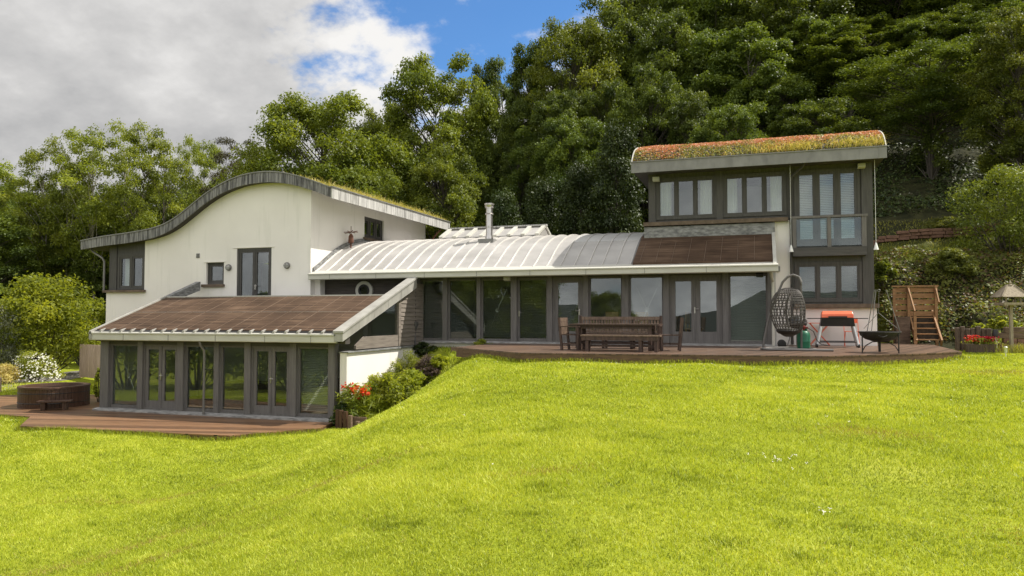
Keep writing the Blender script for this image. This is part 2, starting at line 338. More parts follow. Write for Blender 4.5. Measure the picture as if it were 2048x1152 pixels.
def ground_mat():
    m, nt = newmat('lawn_and_woodland_ground'); v = coords(nt); a = N(nt, 'ShaderNodeAttribute', attribute_name='tint')
    n1 = noise(nt, v, .35, 5); n2 = noise(nt, v, 2.6, 5); n3 = noise(nt, v, 30, 3)
    f = math_(nt, 'ADD', math_(nt, 'MULTIPLY', n1, .5), math_(nt, 'ADD', math_(nt, 'MULTIPLY', n2, .3), math_(nt, 'MULTIPLY', n3, .2)))
    lawn = ramp(nt, f, [(.34, (.13, .16, .012)), (.5, (.24, .28, .022)), (.66, (.36, .37, .055))])
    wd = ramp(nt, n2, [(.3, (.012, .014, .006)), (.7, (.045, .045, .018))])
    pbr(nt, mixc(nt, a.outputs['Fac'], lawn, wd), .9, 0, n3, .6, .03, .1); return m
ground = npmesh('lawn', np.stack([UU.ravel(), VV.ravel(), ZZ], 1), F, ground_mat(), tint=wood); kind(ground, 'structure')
ground.data.polygons.foreach_set('use_smooth', [True]*len(ground.data.polygons))

# decks
up_poly = [(-8.55, 20.53), (-5.71, 17.92), (-.93, 18.39), (1.44, 18.71), (3.7, 20.67), (4.9, 22.0), (5.3, 28.2), (3.46, 28.2), (3.46, 25.57), (.52, 25.57), (.52, 24.06), (-8.55, 24.06)]
lo_poly = [(-19.36, 15.42), (-20.89, 16.97), (-27.5, 17.15), (-27.5, 21.3), (-24.0, 22.6), (-20.36, 22.9), (-20.36, 18.92), (-11.6, 18.92), (-11.33, 17.7), (-12.79, 15.87)]
for poly, z0, z1, m in ((up_poly, -.42, 0.0, M['deck_up']), (lo_poly, -2.45, -2.1, M['deck_low'])):
    d = MB(); d.prism(poly, z1-.03, z1); top = d.build('deck', m); kind(top, 'structure')
    e = MB(); cx = sum(p[0] for p in poly)/len(poly); cy = sum(p[1] for p in poly)/len(poly)
    n = len(poly)
    area = sum(poly[i][0]*poly[(i+1) % n][1]-poly[(i+1) % n][0]*poly[i][1] for i in range(n))
    for i in range(n):
        a, b = Vector((*poly[i], 0)), Vector((*poly[(i+1) % n], 0)); dr = (b-a).normalized(); nn = Vector((dr.y, -dr.x, 0))*(1 if area > 0 else -1)
        for k in range(2):
            zt = z1-.034-k*.125
            c = (a+b)/2-nn*.02; e.bar((a.x-nn.x*.02, a.y-nn.y*.02, zt-.06), (b.x-nn.x*.02, b.y-nn.y*.02, zt-.06), .03, .118)
    ed = e.build('deck_fascia', M['deck_edge'], top)

# gravel path at the far left
pp = [(-10, 800, 33.0), (30, 0, 35.0), (90, 0, 38.5), (150, 0, 42), (200, 0, 45)]
ctr = [at(-160, 28), at(-10, 32), at(95, 35.5), at(190, 39.5), at(260, 43), at(330, 47)]
V = []; Fp = []
for i in range(41):
    t = i/40*(len(ctr)-1); k = min(int(t), len(ctr)-2); q = t-k
    p = np.array(ctr[k])*(1-q)+np.array(ctr[k+1])*q; dr = np.array(ctr[k+1])-np.array(ctr[k]); dr = dr/np.linalg.norm(dr); nn = np.array([-dr[1], dr[0]])
    for s_ in np.linspace(-1, 1, 5):
        x, y = p+nn*s_*(1.15+.1*math.sin(i*1.7)); V.append((x, y, T(x, y)+.03-.02*abs(s_)))
for i in range(40):
    for j in range(4): Fp.append((i*5+j, i*5+j+1, (i+1)*5+j+1, (i+1)*5+j))
kind(npmesh('path', np.array(V), np.array(Fp), M['path']), 'structure')

# far hills across the valley, behind the photographer (seen only mirrored in the panes)
hv = []; hf = []
for i in range(73):
    a = R(180+i*2.5); 
    for j, (d, f) in enumerate(((330, 0), (420, .55), (520, 1), (620, .7))):
        hgt = (34+9*math.sin(i*.33+.6)+6*math.sin(i*.9)+3*math.sin(i*2.3))*f
        hv.append((d*math.cos(a), d*math.sin(a), -22+hgt))
for i in range(72):
    for j in range(3): hf.append((i*4+j, i*4+j+1, (i+1)*4+j+1, (i+1)*4+j))
M['hill'] = vmat('far_wooded_hill', (.022, .028, .026), (.045, .056, .046), .03, rough=1, bump=0)
kind(npmesh('hills', np.array(hv), np.array(hf), M['hill']), 'structure')

# ------------------------------------------------------------------ THE HOUSE (one building, many parts)
HO = (-8.0, 24.0, 0.0)
house = thing('house', 'white and dark timber house with turf roofs, metal barrel roof and glazed wing', 'house', HO)
def H(): return MB(HO)
def interp(pts, x): return float(np.interp(x, [p[0] for p in pts], [p[1] for p in pts]))
def cells(mb, us, zs, holes, y0, y1, ztop=None):
    us = sorted(set(round(u, 4) for u in us)); zs = sorted(set(round(z, 4) for z in zs))
    for i in range(len(us)-1):
        for j in range(len(zs)-1):
            u0, u1, z0, z1 = us[i], us[i+1], zs[j], zs[j+1]; cu, cz = (u0+u1)/2, (z0+z1)/2
            if any(h[0] < cu < h[1] and h[2] < cz < h[3] for h in holes): continue
            if ztop is not None and j == len(zs)-2:
                za, zb = ztop(u0), ztop(u1)
                mb.add([(u0, y0, z0), (u1, y0, z0), (u1, y1, z0), (u0, y1, z0), (u0, y0, za), (u1, y0, zb), (u1, y1, zb), (u0, y1, za)],
                       [(0, 3, 2, 1), (4, 5, 6, 7), (0, 1, 5, 4), (1, 2, 6, 5), (2, 3, 7, 6), (3, 0, 4, 7)])
            else: mb.box(u0, u1, y0, y1, z0, z1)
def wall_x(name, mat, u0, u1, z0, z1, y0, y1, holes=()):
    mb = H(); hs = list(holes)
    cells(mb, [u0, u1]+[h[k] for h in hs for k in (0, 1)], [z0, z1]+[h[k] for h in hs for k in (2, 3)], hs, y0, y1)
    return mb.build(name, mat, house)
def window(name, V, u0, u1, z0, z1, n=1, fr=.07, mu=.06, sash=.045, dep=.09, mat='timber_dark', ax='V', kick=0.0, glass='glass', label=None, handle=None, gap=.0):
    """Frame with n casements; ax 'V' faces the camera, ax 'U' faces +X (then V is the x of the plane and u runs along y)."""
    mb = H()
    def bx(m, a0, a1, o0, o1, za, zb):
        if ax == 'V': m.box(a0, a1, V+o0, V+o1, za, zb)
        else: m.box(V-o1, V-o0, a0, a1, za, zb)
    bx(mb, u0, u0+fr, -.01, dep, z0, z1); bx(mb, u1-fr, u1, -.01, dep, z0, z1)
    bx(mb, u0+fr, u1-fr, -.01, dep, z1-fr, z1); bx(mb, u0+fr, u1-fr, -.01, dep, z0, z0+fr)
    iw = (u1-u0-2*fr-(n-1)*mu)/n
    for i in range(1, n):
        a = u0+fr+i*iw+(i-1)*mu; bx(mb, a, a+mu, -.006, dep, z0+fr, z1-fr)
    w = mb.build(name, M[mat], house)
    if label: w['label'] = label
    panes = []
    for i in range(n):
        a = u0+fr+i*(iw+mu); b = a+iw; za, zb = z0+fr, z1-fr
        s = H(); bot = sash+kick
        bx(s, a+gap, a+sash, .012, dep-.01, za, zb); bx(s, b-sash, b-gap, .012, dep-.01, za, zb); bx(s, a+sash, b-sash, .012, dep-.01, zb-sash, zb); bx(s, a+sash, b-sash, .012, dep-.01, za, za+bot)
        s.build('sash', M[mat], w)
        g = H(); bx(g, a+sash, b-sash, .045, .051, za+bot, zb-sash); g.build('pane', M[glass], w); panes.append((a+sash, b-sash, za+bot, zb-sash))
    if handle is not None:
        hu, hz, dr = handle; h = H()
        h.cbox((hu, V-.005, hz), (.035, .03, .19)); h.tube([(hu, V-.02, hz+.04), (hu, V-.075, hz+.04), (hu+dr*.12, V-.075, hz+.04)], .011, 6); h.lathe((hu, V-.025, hz-.06), [(.016, -.015), (.016, .0)], 8, 'Y')
        h.build('handle', M['steel'], w)
    return w, panes
def blind(u0, u1, z0, z1, V, mat='blind', pitch=.05, tilt=25):
    mb = H(); rot = Matrix.Rotation(R(tilt), 3, 'X'); k = 0
    z = z1-.05; mb.box(u0, u1, V-.025, V+.025, z1-.04, z1)
    while z > z0:
        mb.cbox(((u0+u1)/2, V, z), (u1-u0, .05, .003), rot); z -= pitch
    for f in (.18, .82): u = u0+(u1-u0)*f; mb.box(u-.002, u+.002, V-.028, V-.026, z0, z1)
    return mb.build('blind', M[mat], house)
def curtain(u0, u1, z0, z1, V, mat='curtain'):
    n = 40; vs = []; fs = []
    for i in range(n+1):
        u = u0+(u1-u0)*i/n; o = .03*math.sin(i*1.15)+.012*math.sin(i*2.7)
        vs += [(u, V+o, z0), (u, V+o*.7, z1)]
    for i in range(n): fs.append((2*i, 2*i+2, 2*i+3, 2*i+1))
    mb = H(); mb.add(vs, fs); return mb.build('curtain', M[mat], house, True)

# --- white gable block with the wavy roof
rt_top = [(-25.99, 3.95), (-24.91, 4.09), (-23.55, 4.19), (-22.59, 4.29), (-21.91, 4.42), (-21.27, 4.69), (-20.65, 5.08), (-20.03, 5.48), (-19.41, 5.80), (-18.81, 6.03), (-18.21, 6.17), (-17.62, 6.23), (-17.03, 6.23), (-16.45, 6.15), (-15.88, 6.01), (-15.31, 5.82), (-14.9, 5.66), (-14.45, 5.49)]
def smooth_prof(pts, n=90):
    xs = np.linspace(pts[0][0], pts[-1][0], n); z = np.interp(xs, [p[0] for p in pts], [p[1] for p in pts])
    for _ in range(6): z[1:-1] = .25*z[:-2]+.5*z[1:-1]+.25*z[2:]
    return list(zip(xs, z))
RT = smooth_prof(rt_top); RB = [(x, z-.375-.02*math.sin(x)) for x, z in RT]
G0 = 23.5
HG = [(-18.72, -17.18, 1.15, 3.46), (-20.12, -19.30, 2.13, 2.96)]
mb = H(); us = list(np.linspace(-23.08, -15.5, 60))+[h[k] for h in HG for k in (0, 1)]
cells(mb, us, [-2.3, 1.15, 2.13, 2.96, 3.46, 3.6], HG, G0, G0+.3, lambda u: interp(RB, u)+.05)
mb.box(-25.0, -23.08, G0, G0+.3, -2.3, 1.88); mb.build('gable_wall', M['white'], house)
wall_y = H()
def cells_y(mb, ys, zs, holes, x0, x1):
    ys = sorted(set(ys)); zs = sorted(set(zs))
    for i in range(len(ys)-1):
        for j in range(len(zs)-1):
            cy, cz = (ys[i]+ys[i+1])/2, (zs[j]+zs[j+1])/2
            if any(h[0] < cy < h[1] and h[2] < cz < h[3] for h in holes): continue
            mb.box(x0, x1, ys[i], ys[i+1], zs[j], zs[j+1])
sw = (27.37, 29.06, 4.17, 5.05)
cells_y(wall_y, [23.8, 33.3, sw[0], sw[1]], [-2.3, 5.5, sw[2], sw[3]], [sw], -15.8, -15.5); wall_y.build('side_wall', M['white'], house)
mb = H(); mb.box(-25.0, -24.7, 23.8, 33.3, -2.3, 1.88); mb.box(-24.7, -15.8, 33.0, 33.3, -2.3, 3.6); mb.build('rear_wall', M['white'], house)
# timber bay under the low end of the roof
wall_x('timber_bay', M['timber_dark'], -24.9, -23.08, 1.95, 3.86, 23.58, 23.75, [(-24.47, -23.12, 1.97, 3.36)])
mb = H(); mb.box(-24.9, -24.75, 23.75, 33.2, 1.95, 3.9); mb.build('timber_bay', M['timber_dark'], house)
mb = H(); mb.box(-24.92, -24.55, 23.545, 23.60, 1.95, 3.8); mb.box(-24.47, -23.1, 23.55, 23.60, 3.36, 3.43); mb.build('corner_post', M['timber_dark'], house)
mb = H(); mb.box(-25.08, -23.0, 23.38, 23.58, 1.86, 1.95); mb.build('sill', M['sill'], house)
w, p = window('window', 23.55, -24.47, -23.12, 1.97, 3.36, 2, .07, .05, .08, .1)
curtain(-24.42, -24.1, 2.0, 3.3, 23.85); curtain(-23.5, -23.2, 2.0, 3.3, 23.85)
# roof shell, fascias and turf
def shell(mb, prof_t, prof_b, y0, y1):
    n = len(prof_t); vs = []
    for x, z in prof_t: vs += [(x, y0, z), (x, y1, z)]
    for x, z in prof_b: vs += [(x, y0, z), (x, y1, z)]
    fs = []
    for i in range(n-1):
        a = 2*i; b = 2*n+2*i
        fs += [(a, a+2, a+3, a+1), (b, b+1, b+3, b+2), (a, b, b+2, a+2), (a+1, a+3, b+3, b+1)]
    fs += [(0, 1, 2*n+1, 2*n), (2*n-2, 4*n-2, 4*n-1, 2*n-1)]
    mb.add(vs, fs)
mb = H(); shell(mb, [(x, z-.03) for x, z in RT], [(x, z+.03) for x, z in RB], 23.19, 33.72); wavy = mb.build('turf_roof', [M['soffit']], house, True)
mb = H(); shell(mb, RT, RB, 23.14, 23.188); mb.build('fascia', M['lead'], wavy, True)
mb = H(); shell(mb, [(x, z+.02) for x, z in RT], [(x, z-.02) for x, z in RT], 23.11, 23.16); mb.build('drip_edge', M['lead_plain'], wavy, True)
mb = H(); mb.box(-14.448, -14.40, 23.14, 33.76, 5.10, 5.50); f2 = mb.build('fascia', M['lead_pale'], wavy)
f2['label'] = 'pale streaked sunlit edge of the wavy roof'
mb = H()
for k in range(14): mb.box(-14.40, -14.394, 23.2+k*.8, 23.212+k*.8, 5.10, 5.50)
mb.box(-14.47, -14.36, 23.1, 33.8, 5.50, 5.53); mb.build('drip_edge', M['lead_plain'], wavy)
g = np.random.default_rng(3); n = 9000
u = -14.45-np.abs(g.normal(0, 1, n))**1.3*1.3; u = np.clip(u, -22, -14.43); v = g.uniform(23.2, 33.7, n)
keep = (v > 25.6-(u+14.5)*.0+g.normal(0, 1.0, n)) | (g.random(n) < .18); u, v = u[keep], v[keep]; n = len(u)
P = np.stack([u, v, np.interp(u, [q[0] for q in RT], [q[1] for q in RT])-.02], 1)
Vb, Fb = blades(P, g.uniform(.05, .2, n)*(1+1.0*(g.random(n) < .06)), .02, .7, g, .3)
kind(npmesh('roof_grass', Vb-np.array(HO), np.concatenate([Fb]) if False else Fb, M['drygrass'], wavy, np.repeat(np.clip(g.normal(.35, .25, n), 0, 1), 5)), 'stuff')
# openings of the gable
w, p = window('door', G0+.04, -18.72, -17.18, 1.15, 3.46, 2, .09, .04, .075, .1, label='grey double door with tall panes onto the lower roof', handle=(-17.9, 2.0, 1))
w, p = window('window', G0+.10, -20.12, -19.30, 2.13, 2.96, 1, .06, .05, .09, .1)
mb = H(); mb.box(-20.27, -19.25, G0-.09, G0+.1, 2.02, 2.125); mb.build('sill', M['sill'], house)
mb = H(); mb.box(-18.9, -17.05, G0-.025, G0-.001, 3.47, 3.50); mb.box(-20.25, -19.2, G0-.025, G0-.001, 2.965, 2.995); mb.build('drip_bead', M['white'], house)
vb = H(); vb.box(-20.58, -20.43, G0-.02, G0-.001, 3.15, 3.32)
for k in range(5): vb.box(-20.565, -20.445, G0-.032, G0-.02, 3.165+k*.03, 3.18+k*.03)
vb.build('air_vent', M['lead_plain'], house)
for lu, lz in ((-19.06, 2.75), (-16.48, 2.77)):
    mb = H(); mb.lathe((lu, G0, lz), [(.12, -.0), (.125, -.035), (.115, -.05)], 20, 'Y'); lm = mb.build('wall_lamp', M['pipe'], house, True)
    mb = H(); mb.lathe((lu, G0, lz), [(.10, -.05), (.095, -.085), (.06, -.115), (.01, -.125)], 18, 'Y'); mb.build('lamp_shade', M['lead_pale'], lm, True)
    mb = H(); mb.ring((lu, G0-.088, lz), .104, .008, 'Y', 16, 5); mb.bar((lu-.1, G0-.118, lz), (lu+.1, G0-.118, lz), .012); mb.bar((lu, G0-.12, lz-.1), (lu, G0-.12, lz+.1), .012); mb.build('cage', M['pipe'], lm)
# side window under the eave
w, p = window('window', -15.58, sw[0], sw[1], sw[2], sw[3], 3, .06, .05, .10, .1, ax='U')
mb = H(); mb.box(-15.5, -15.40, 27.25, 29.3, 4.06, 4.16); mb.build('sill', M['sill'], house)
# downpipes of the gable block
mb = H(); mb.tube([(-25.75, 23.4, 3.62), (-25.6, 23.4, 3.5), (-25.15, 23.42, 3.25), (-25.06, 23.43, 3.1), (-25.06, 23.43, 1.95)], .04, 8); mb.build('downpipe', M['pipe'], house, True)
mb = H(); mb.tube([(-14.6, 33.1, 5.08), (-14.75, 33.1, 4.95), (-15.35, 33.1, 4.25), (-15.42, 33.1, 4.1), (-15.42, 33.1, 2.5)], .04, 8); mb.build('downpipe', M['rust'], house, True)

# --- lower conservatory
C0 = 19.0; CU0, CU1 = -20.3, -11.66; SL = .365
def zroof(v): return .50+(v-18.72)*SL
mb = H(); mb.prism_x([(18.72, zroof(18.72)-.08), (18.72, zroof(18.72)), (21.72, zroof(21.72)), (21.72, zroof(21.72)-.12)], CU0+.02, -11.42); cr = mb.build('conservatory_roof', M['collector'], house)
mb = H()
for k, u in enumerate(np.arange(CU0+.35, -11.5, .53)):
    wd = .022 if k % 4 == 1 else .008; mb.bar((u, 18.73, zroof(18.73)+.004), (u, 21.7, zroof(21.7)+.004), wd, .010)
mb.build('seam', M['seamline'], cr)
mb = H()
for f in (.5,): v = 18.72+3*f; mb.box(CU0+.05, -11.45, v, v+.006, zroof(v), zroof(v)+.008)
mb.box(CU0, -11.42, 21.69, 21.78, zroof(21.7)-.1, zroof(21.7)+.035); mb.build('ridge_trim', M['gutter'], cr)
for i in range(21):
    u = -20.0+i*.405; mb = H(); mb.bar((u, 18.84, .515), (u+.06, 18.56, .455), .065, .045); mb.bar((u+.06, 18.56, .46), (u+.06, 18.56, .41), .075, .04); mb.build('bracket', M['verge_lead'], cr)
mb = H(); mb.prism_x([(18.60, .405), (18.60, .43), (18.80, .52), (18.80, .46)], CU0+.03, -11.43); mb.build('eaves_gap_shade', M['black'], cr)  # added black strip: shade of the gaps between the brackets, put into colour
mb = H(); mb.box(CU0-.1, -11.2, 18.72, 18.74, .36, .44); mb.box(CU0-.05, -11.2, 18.75, 19.0, .12, .36); mb.build('eaves_board', M['soffit'], house)
mb = H(); mb.prism_x([(18.56, .15), (18.53, .17), (18.53, .345), (18.50, .36), (18.50, .40), (18.72, .45), (18.72, .43), (18.6, .38), (18.6, .17), (18.75, .15)], CU0-.08, -11.38); gt = mb.build('gutter', M['gutter'], house)
mb = H()
for u in (-19.0, -17.25, -15.5, -13.75, -12.2): mb.box(u, u+.012, 18.522, 18.529, .15, .40)
mb.build('joint', M['lead_plain'], gt)
for ux0, ux1, nm, v0, v1 in ((-11.42, -11.14, 'verge', 18.5, 23.25), (CU0-.06, CU0+.03, 'verge', 18.5, 21.7), (CU0-.12, CU0+.10, 'upper_verge', 21.71, 23.3)):
    mb = H(); mb.prism_x([(v0, zroof(v0)-.22), (v0, zroof(v0)+.03), (v1, zroof(v1)+.05), (v1, zroof(v1)-.28)], ux0, ux1); ve = mb.build(nm, M['lead_old'] if nm == 'upper_verge' else M['verge_lead'], house)
    if ux0 > -15:
        mb = H(); mb.prism_x([(v0-.03, zroof(v0)+.02), (v0-.03, zroof(v0)+.08), (v1, zroof(v1)+.10), (v1, zroof(v1)+.04)], ux0-.02, ux1+.035)
        for v in (19.4, 20.3, 21.2, 22.1): mb.prism_x([(v, zroof(v)-.24), (v, zroof(v)+.05), (v+.012, zroof(v)+.05), (v+.012, zroof(v)-.24)], ux1, ux1+.006)
        mb.build('verge_capping', M['verge_lead'], ve)
mb = H(); mb.box(CU0, -11.5, 21.78, 24.1, 1.0, 1.13); mb.build('valley_gutter', M['lead_old'], house)
# conservatory side wall: white below, boards and a triangular light above
SU = -11.30
mb = H(); mb.box(SU-.22, SU, 19.0, 24.3, -2.45, -.14); mb.build('plinth_wall', M['white'], house)
mb = H(); mb.prism_x([(18.96, -.14), (18.96, -.105), (24.2, -.07), (24.2, -.14)], SU-.24, SU+.07); mb.build('flashing', M['lead_old'], house)
k = 0; z = -.06
mb = H()
while z < 2.0:       # lapped boards, cut along the verge; the triangular window takes the front
    z1 = z+.145; vs = max(22.35, 18.72+(z1+.22-.50)/SL) if z1 > 0.28 else 22.35
    if vs < 24.05: mb.add([(SU-.05, vs, z), (SU+.022, vs, z), (SU+.022, 24.12, z), (SU-.05, 24.12, z), (SU-.05, vs, z1), (SU-.002, vs, z1), (SU-.002, 24.12, z1), (SU-.05, 24.12, z1)], [(0, 3, 2, 1), (4, 5, 6, 7), (0, 1, 5, 4), (1, 2, 6, 5), (2, 3, 7, 6), (3, 0, 4, 7)])
    z += .14
mb.build('cladding', M['clad'], house)
mb = H(); zt = lambda v: zroof(v)-.235
mb.prism_x([(19.5, -.06), (19.5, .05), (20.0, .30), (22.2, .30), (22.2, -.06)], SU-.06, SU+.01)
mb.prism_x([(22.2, -.06), (22.2, zt(22.2)), (22.36, zt(22.36)), (22.36, -.06)], SU-.06, SU+.03)
tw = mb.build('triangular_window', M['clad'], house)
mb = H(); mb.prism_x([(20.0, .30), (22.2, .30), (22.2, zt(22.2)+.02), (20.0, zt(20.0)+.02)], SU-.05, SU-.044); mb.build('pane', M['glass'], tw)
# conservatory front glazing
posts = [(-20.3, -19.97), (-18.79, -18.59), (-17.23, -17.0), (-15.85, -15.67), (-14.74, -14.52), (-13.15, -12.93), (-11.85, -11.64)]
for a, b in posts:
    mb = H(); mb.box(a, b, C0-.10, C0+.10, -2.02, .14); mb.build('post', M['timber_grey'], house)
mb = H(); mb.box(CU0, CU1, C0-.06, C0+.1, .02, .13); mb.build('beam', M['timber_beam'], house)
mb = H(); mb.prism_x([(18.70, -2.1), (18.70, -2.06), (18.86, -2.025), (19.12, -2.025), (19.12, -2.1)], CU0-.08, CU1+.02); mb.build('threshold', M['slate'], house)
con_h = (-.12, .05)
for i, (a, b) in enumerate([(posts[k][1], posts[k+1][0]) for k in range(6)]):
    if i in (1, 4): window('glazed_door', C0-.02, a, b, -2.02, .02, 2, .05, .02, .105, .09, 'timber_grey', kick=.12, handle=((a+b)/2, -.98, 1), label='double glazed door of the lower garden room, '+('left' if i == 1 else 'right')+' pair')
    else: window('glazed_panel', C0, a, b, -2.02, .03, 1, .03, .02, .035, .08, 'timber_grey', kick=.03)
blind(-12.9, -11.9, -1.9, 0, C0+.16, 'blind', .05, 35)
for sx in (-1, 1):
    mb = H(); u0 = -19.4
    for s2 in (1, -1): mb.tube([(u0+sx*.5, C0+.18, -1.0+s2*.98), (u0, C0+.18, -1.0)], .009, 5)
    mb.build('brace', M['steel'], house)
mb = H(); mb.ring((-19.4, C0+.18, -1.0), .07, .012, 'Y', 14, 5); mb.build('brace_ring', M['steel'], house)
mb = H(); mb.tube([(-16.1, 18.57, .14), (-16.1, 18.62, .02), (-16.06, 18.72, -.12), (-16.06, 18.74, -.3), (-16.06, 18.74, -2.09)], .036, 8); dp = mb.build('downpipe', M['pipe'], house, True)
mb = H(); mb.box(-16.06, -15.8, 18.73, 18.78, -.72, -.69); mb.box(-16.06, -15.8, 18.73, 18.78, -1.62, -1.58); mb.build('pipe_clip', M['black'], dp)
mb = H(); mb.box(CU0, SU-.22, 19.1, 24.3, -2.3, -2.09); mb.build('floor', M['interior_floor'], house)
mb = H(); mb.box(CU0, -11.6, 23.3, 23.49, -2.08, 1.0); mb.box(CU0-.05, CU0+.06, 19.1, 23.3, -2.08, .5); mb.build('interior_wall', M['interior'], house)
mb = H(); mb.box(-17.6, -16.2, 21.4, 22.2, -2.08, -1.35); mb.box(-14.3, -13.5, 21.8, 22.5, -2.08, -1.2); mb.build('interior_cabinet', M['clad'], house)

# --- glazed wing
W0 = 24.15
wp = [(-11.55, -11.4), (-10.52, -10.35), (-9.25, -9.12), (-8.01, -7.81), (-6.74, -6.57), (-5.53, -5.35), (-4.24, -4.03), (-2.93, -2.75), (-1.12, -.94), (.2, .36)]
for a, b in wp:
    mb = H(); mb.box(a, b, W0-.12, W0+.10, .03, 2.30); mb.build('post', M['timber_grey'], house)
mb = H(); mb.box(-11.5, .36, W0-.05, W0+.12, 2.20, 2.45); mb.build('beam', M['timber_beam'], house)
mb = H(); mb.prism_x([(23.92, -.02), (23.92, .03), (24.03, .06), (24.3, .06), (24.3, -.02)], -11.42, .45); mb.build('threshold', M['slate'], house)
mb = H(); mb.box(-11.4, -8.5, 24.05, 24.25, -.6, -.03); mb.build('plinth_wall', M['white'], house)
for i in range(9):
    a, b = wp[i][1], wp[i+1][0]
    if i == 4: window('glazed_door', W0-.04, a, b, .06, 2.2, 1, .07, .02, .11, .09, 'timber_grey', kick=.18, handle=(b-.13, 1.05, -1), label='single glazed door left of the dining table')
    elif i == 7: window('glazed_door', W0-.04, a, b, .06, 2.2, 2, .06, .02, .13, .09, 'timber_grey', kick=.18, handle=((a+b)/2-.03, 1.1, 1), label='double glazed door right of the dining table')
    elif i == 3:
        window('sliding_panel', W0, a, b, .06, 2.2, 1, .03, .02, .04, .08, 'timber_grey', kick=.04, handle=(a+.06, 1.0, 1))
    else: window('glazed_panel', W0, a, b, .06, 2.2, 1, .025, .02, .03, .08, 'timber_grey', kick=.03)
for a, b, z0 in ((-11.38, -10.55, .1), (-10.33, -9.27, .1), (-9.1, -8.03, .1), (-7.79, -6.76, .1), (-6.4, -5.7, .25)):
    blind(a, b, z0, 2.17, W0+.2, 'blind', .055, 12)
blind(-.92, .18, .1, 2.17, W0+.16, 'blind', .05, 40)
for u0 in (-9.0+.42, -3.48):
    mb = H()
    for sx in (-1, 1):
        mb.tube([(u0+sx*.34, W0+.13, 1.85), (u0, W0+.13, 1.12), (u0-sx*.34, W0+.13, .3)], .008, 5)
    mb.ring((u0, W0+.13, 1.12), .06, .01, 'Y', 14, 5); mb.build('brace', M['steel'], house)
mb = H(); mb.box(-15.4, .4, 24.3, 30.5, -.1, .04); mb.build('floor', M['interior_floor'], house)
mb = H(); mb.box(-15.4, .4, 29.6, 29.8, .04, 3.6); mb.box(.36, .44, 24.3, 29.6, .04, 2.6); mb.box(-11.6, -11.5, 24.3, 29.6, .04, 2.6); mb.build('interior_wall', M['interior'], house)
# dark boarded wall with a porthole, above the lower roof
mb = H(); z = 1.05
while z < 2.4:
    mb.add([(-15.45, 24.12, z), (-11.5, 24.12, z), (-11.5, 24.2, z), (-15.45, 24.2, z), (-15.45, 24.145, z+.165), (-11.5, 24.145, z+.165), (-11.5, 24.2, z+.165), (-15.45, 24.2, z+.165)], [(0, 3, 2, 1), (4, 5, 6, 7), (0, 1, 5, 4), (1, 2, 6, 5), (2, 3, 7, 6), (3, 0, 4, 7)]); z += .16
mb.build('cladding', M['clad_dark'], house)
mb = H(); mb.box(-15.5, -15.28, 23.8, 24.11, -.2, 2.4); mb.build('return_wall', M['white'], house)
mb = H()
def ringplate(mb, c, ri, ro, y0, y1, n=32):
    vs = []; fs = []
    for k in range(n):
        a = 2*math.pi*k/n; ca, sa = math.cos(a), math.sin(a)
        vs += [(c[0]+ri*ca, y0, c[1]+ri*sa), (c[0]+ro*ca, y0, c[1]+ro*sa), (c[0]+ro*ca, y1, c[1]+ro*sa), (c[0]+ri*ca, y1, c[1]+ri*sa)]
    for k in range(n):
        a, b = 4*k, 4*((k+1) % n); fs += [(a, b, b+1, a+1), (a+1, b+1, b+2, a+2), (a+2, b+2, b+3, a+3), (a+3, b+3, b, a)]
    mb.add(vs, fs)
pc = (-13.62, 1.84)
ringplate(mb, pc, .22, .345, 24.04, 24.13); pw = mb.build('round_window', M['gutter'], house, True)
mb = H(); ringplate(mb, pc, .165, .225, 24.02, 24.10); mb.build('frame', M['black'], pw, True)
mb = H(); mb.lathe((pc[0], 0, pc[1]), [(.17, 24.085), (.17, 24.09)], 28, 'Y'); mb.build('pane', M['glass'], pw)
# main gutter
mb = H(); mb.prism_x([(23.26, 2.22), (23.23, 2.24), (23.23, 2.395), (23.19, 2.40), (23.19, 2.43), (23.72, 2.565), (23.72, 2.54), (23.3, 2.42), (23.3, 2.24), (23.5, 2.22)], -15.42, .5); gt = mb.build('gutter', M['gutter'], house)
mb = H()
for u in (-14.55, -12.7, -10.85, -8.95, -7.1, -5.25, -3.4, -1.55): mb.box(u, u+.012, 23.222, 23.229, 2.22, 2.43)
mb.build('joint', M['lead_plain'], gt)
mb = H(); mb.box(-15.4, .48, 23.4, 24.3, 2.43, 2.46); mb.build('soffit', M['soffit'], house)
# barrel roof
arc = [(23.66, 2.52), (23.9, 2.62), (24.2, 2.80), (24.6, 3.04), (25.0, 3.26), (25.4, 3.44), (25.9, 3.63), (26.5, 3.80), (27.1, 3.92), (27.8, 4.0), (28.5, 4.02), (29.2, 3.97), (30.0, 3.82), (31.0, 3.5), (32, 3.0)]
def arc_pts(n=36):
    ys = np.linspace(arc[0][0], arc[-1][0], n); z = np.interp(ys, [a[0] for a in arc], [a[1] for a in arc])
    for _ in range(2): z[1:-1] = .25*z[:-2]+.5*z[1:-1]+.25*z[2:]
    return list(zip(ys, z))
AP = arc_pts()
def zarc(y): return float(np.interp(y, [a[0] for a in AP], [a[1] for a in AP]))
BU0, BU1 = -15.44, -3.88
mb = H(); mb.prism_x(AP+[(y, z-.06) for y, z in reversed(AP)], BU0, BU1); br = mb.build('barrel_roof', M['zinc'], house, True)
nse = 25
for k in range(nse+1):
    u = BU0+.02+(BU1-BU0-.04)*k/nse; mb = H(); q = [(y, z) for y, z in AP if y < 30]
    mb.prism_x([(y, z-.005) for y, z in q]+[(y, z+.042) for y, z in reversed(q)], u-.011, u+.011); mb.build('seam', M['zinc_seam'], br)
mb = H(); q = [(y, z) for y, z in AP if y < 30]
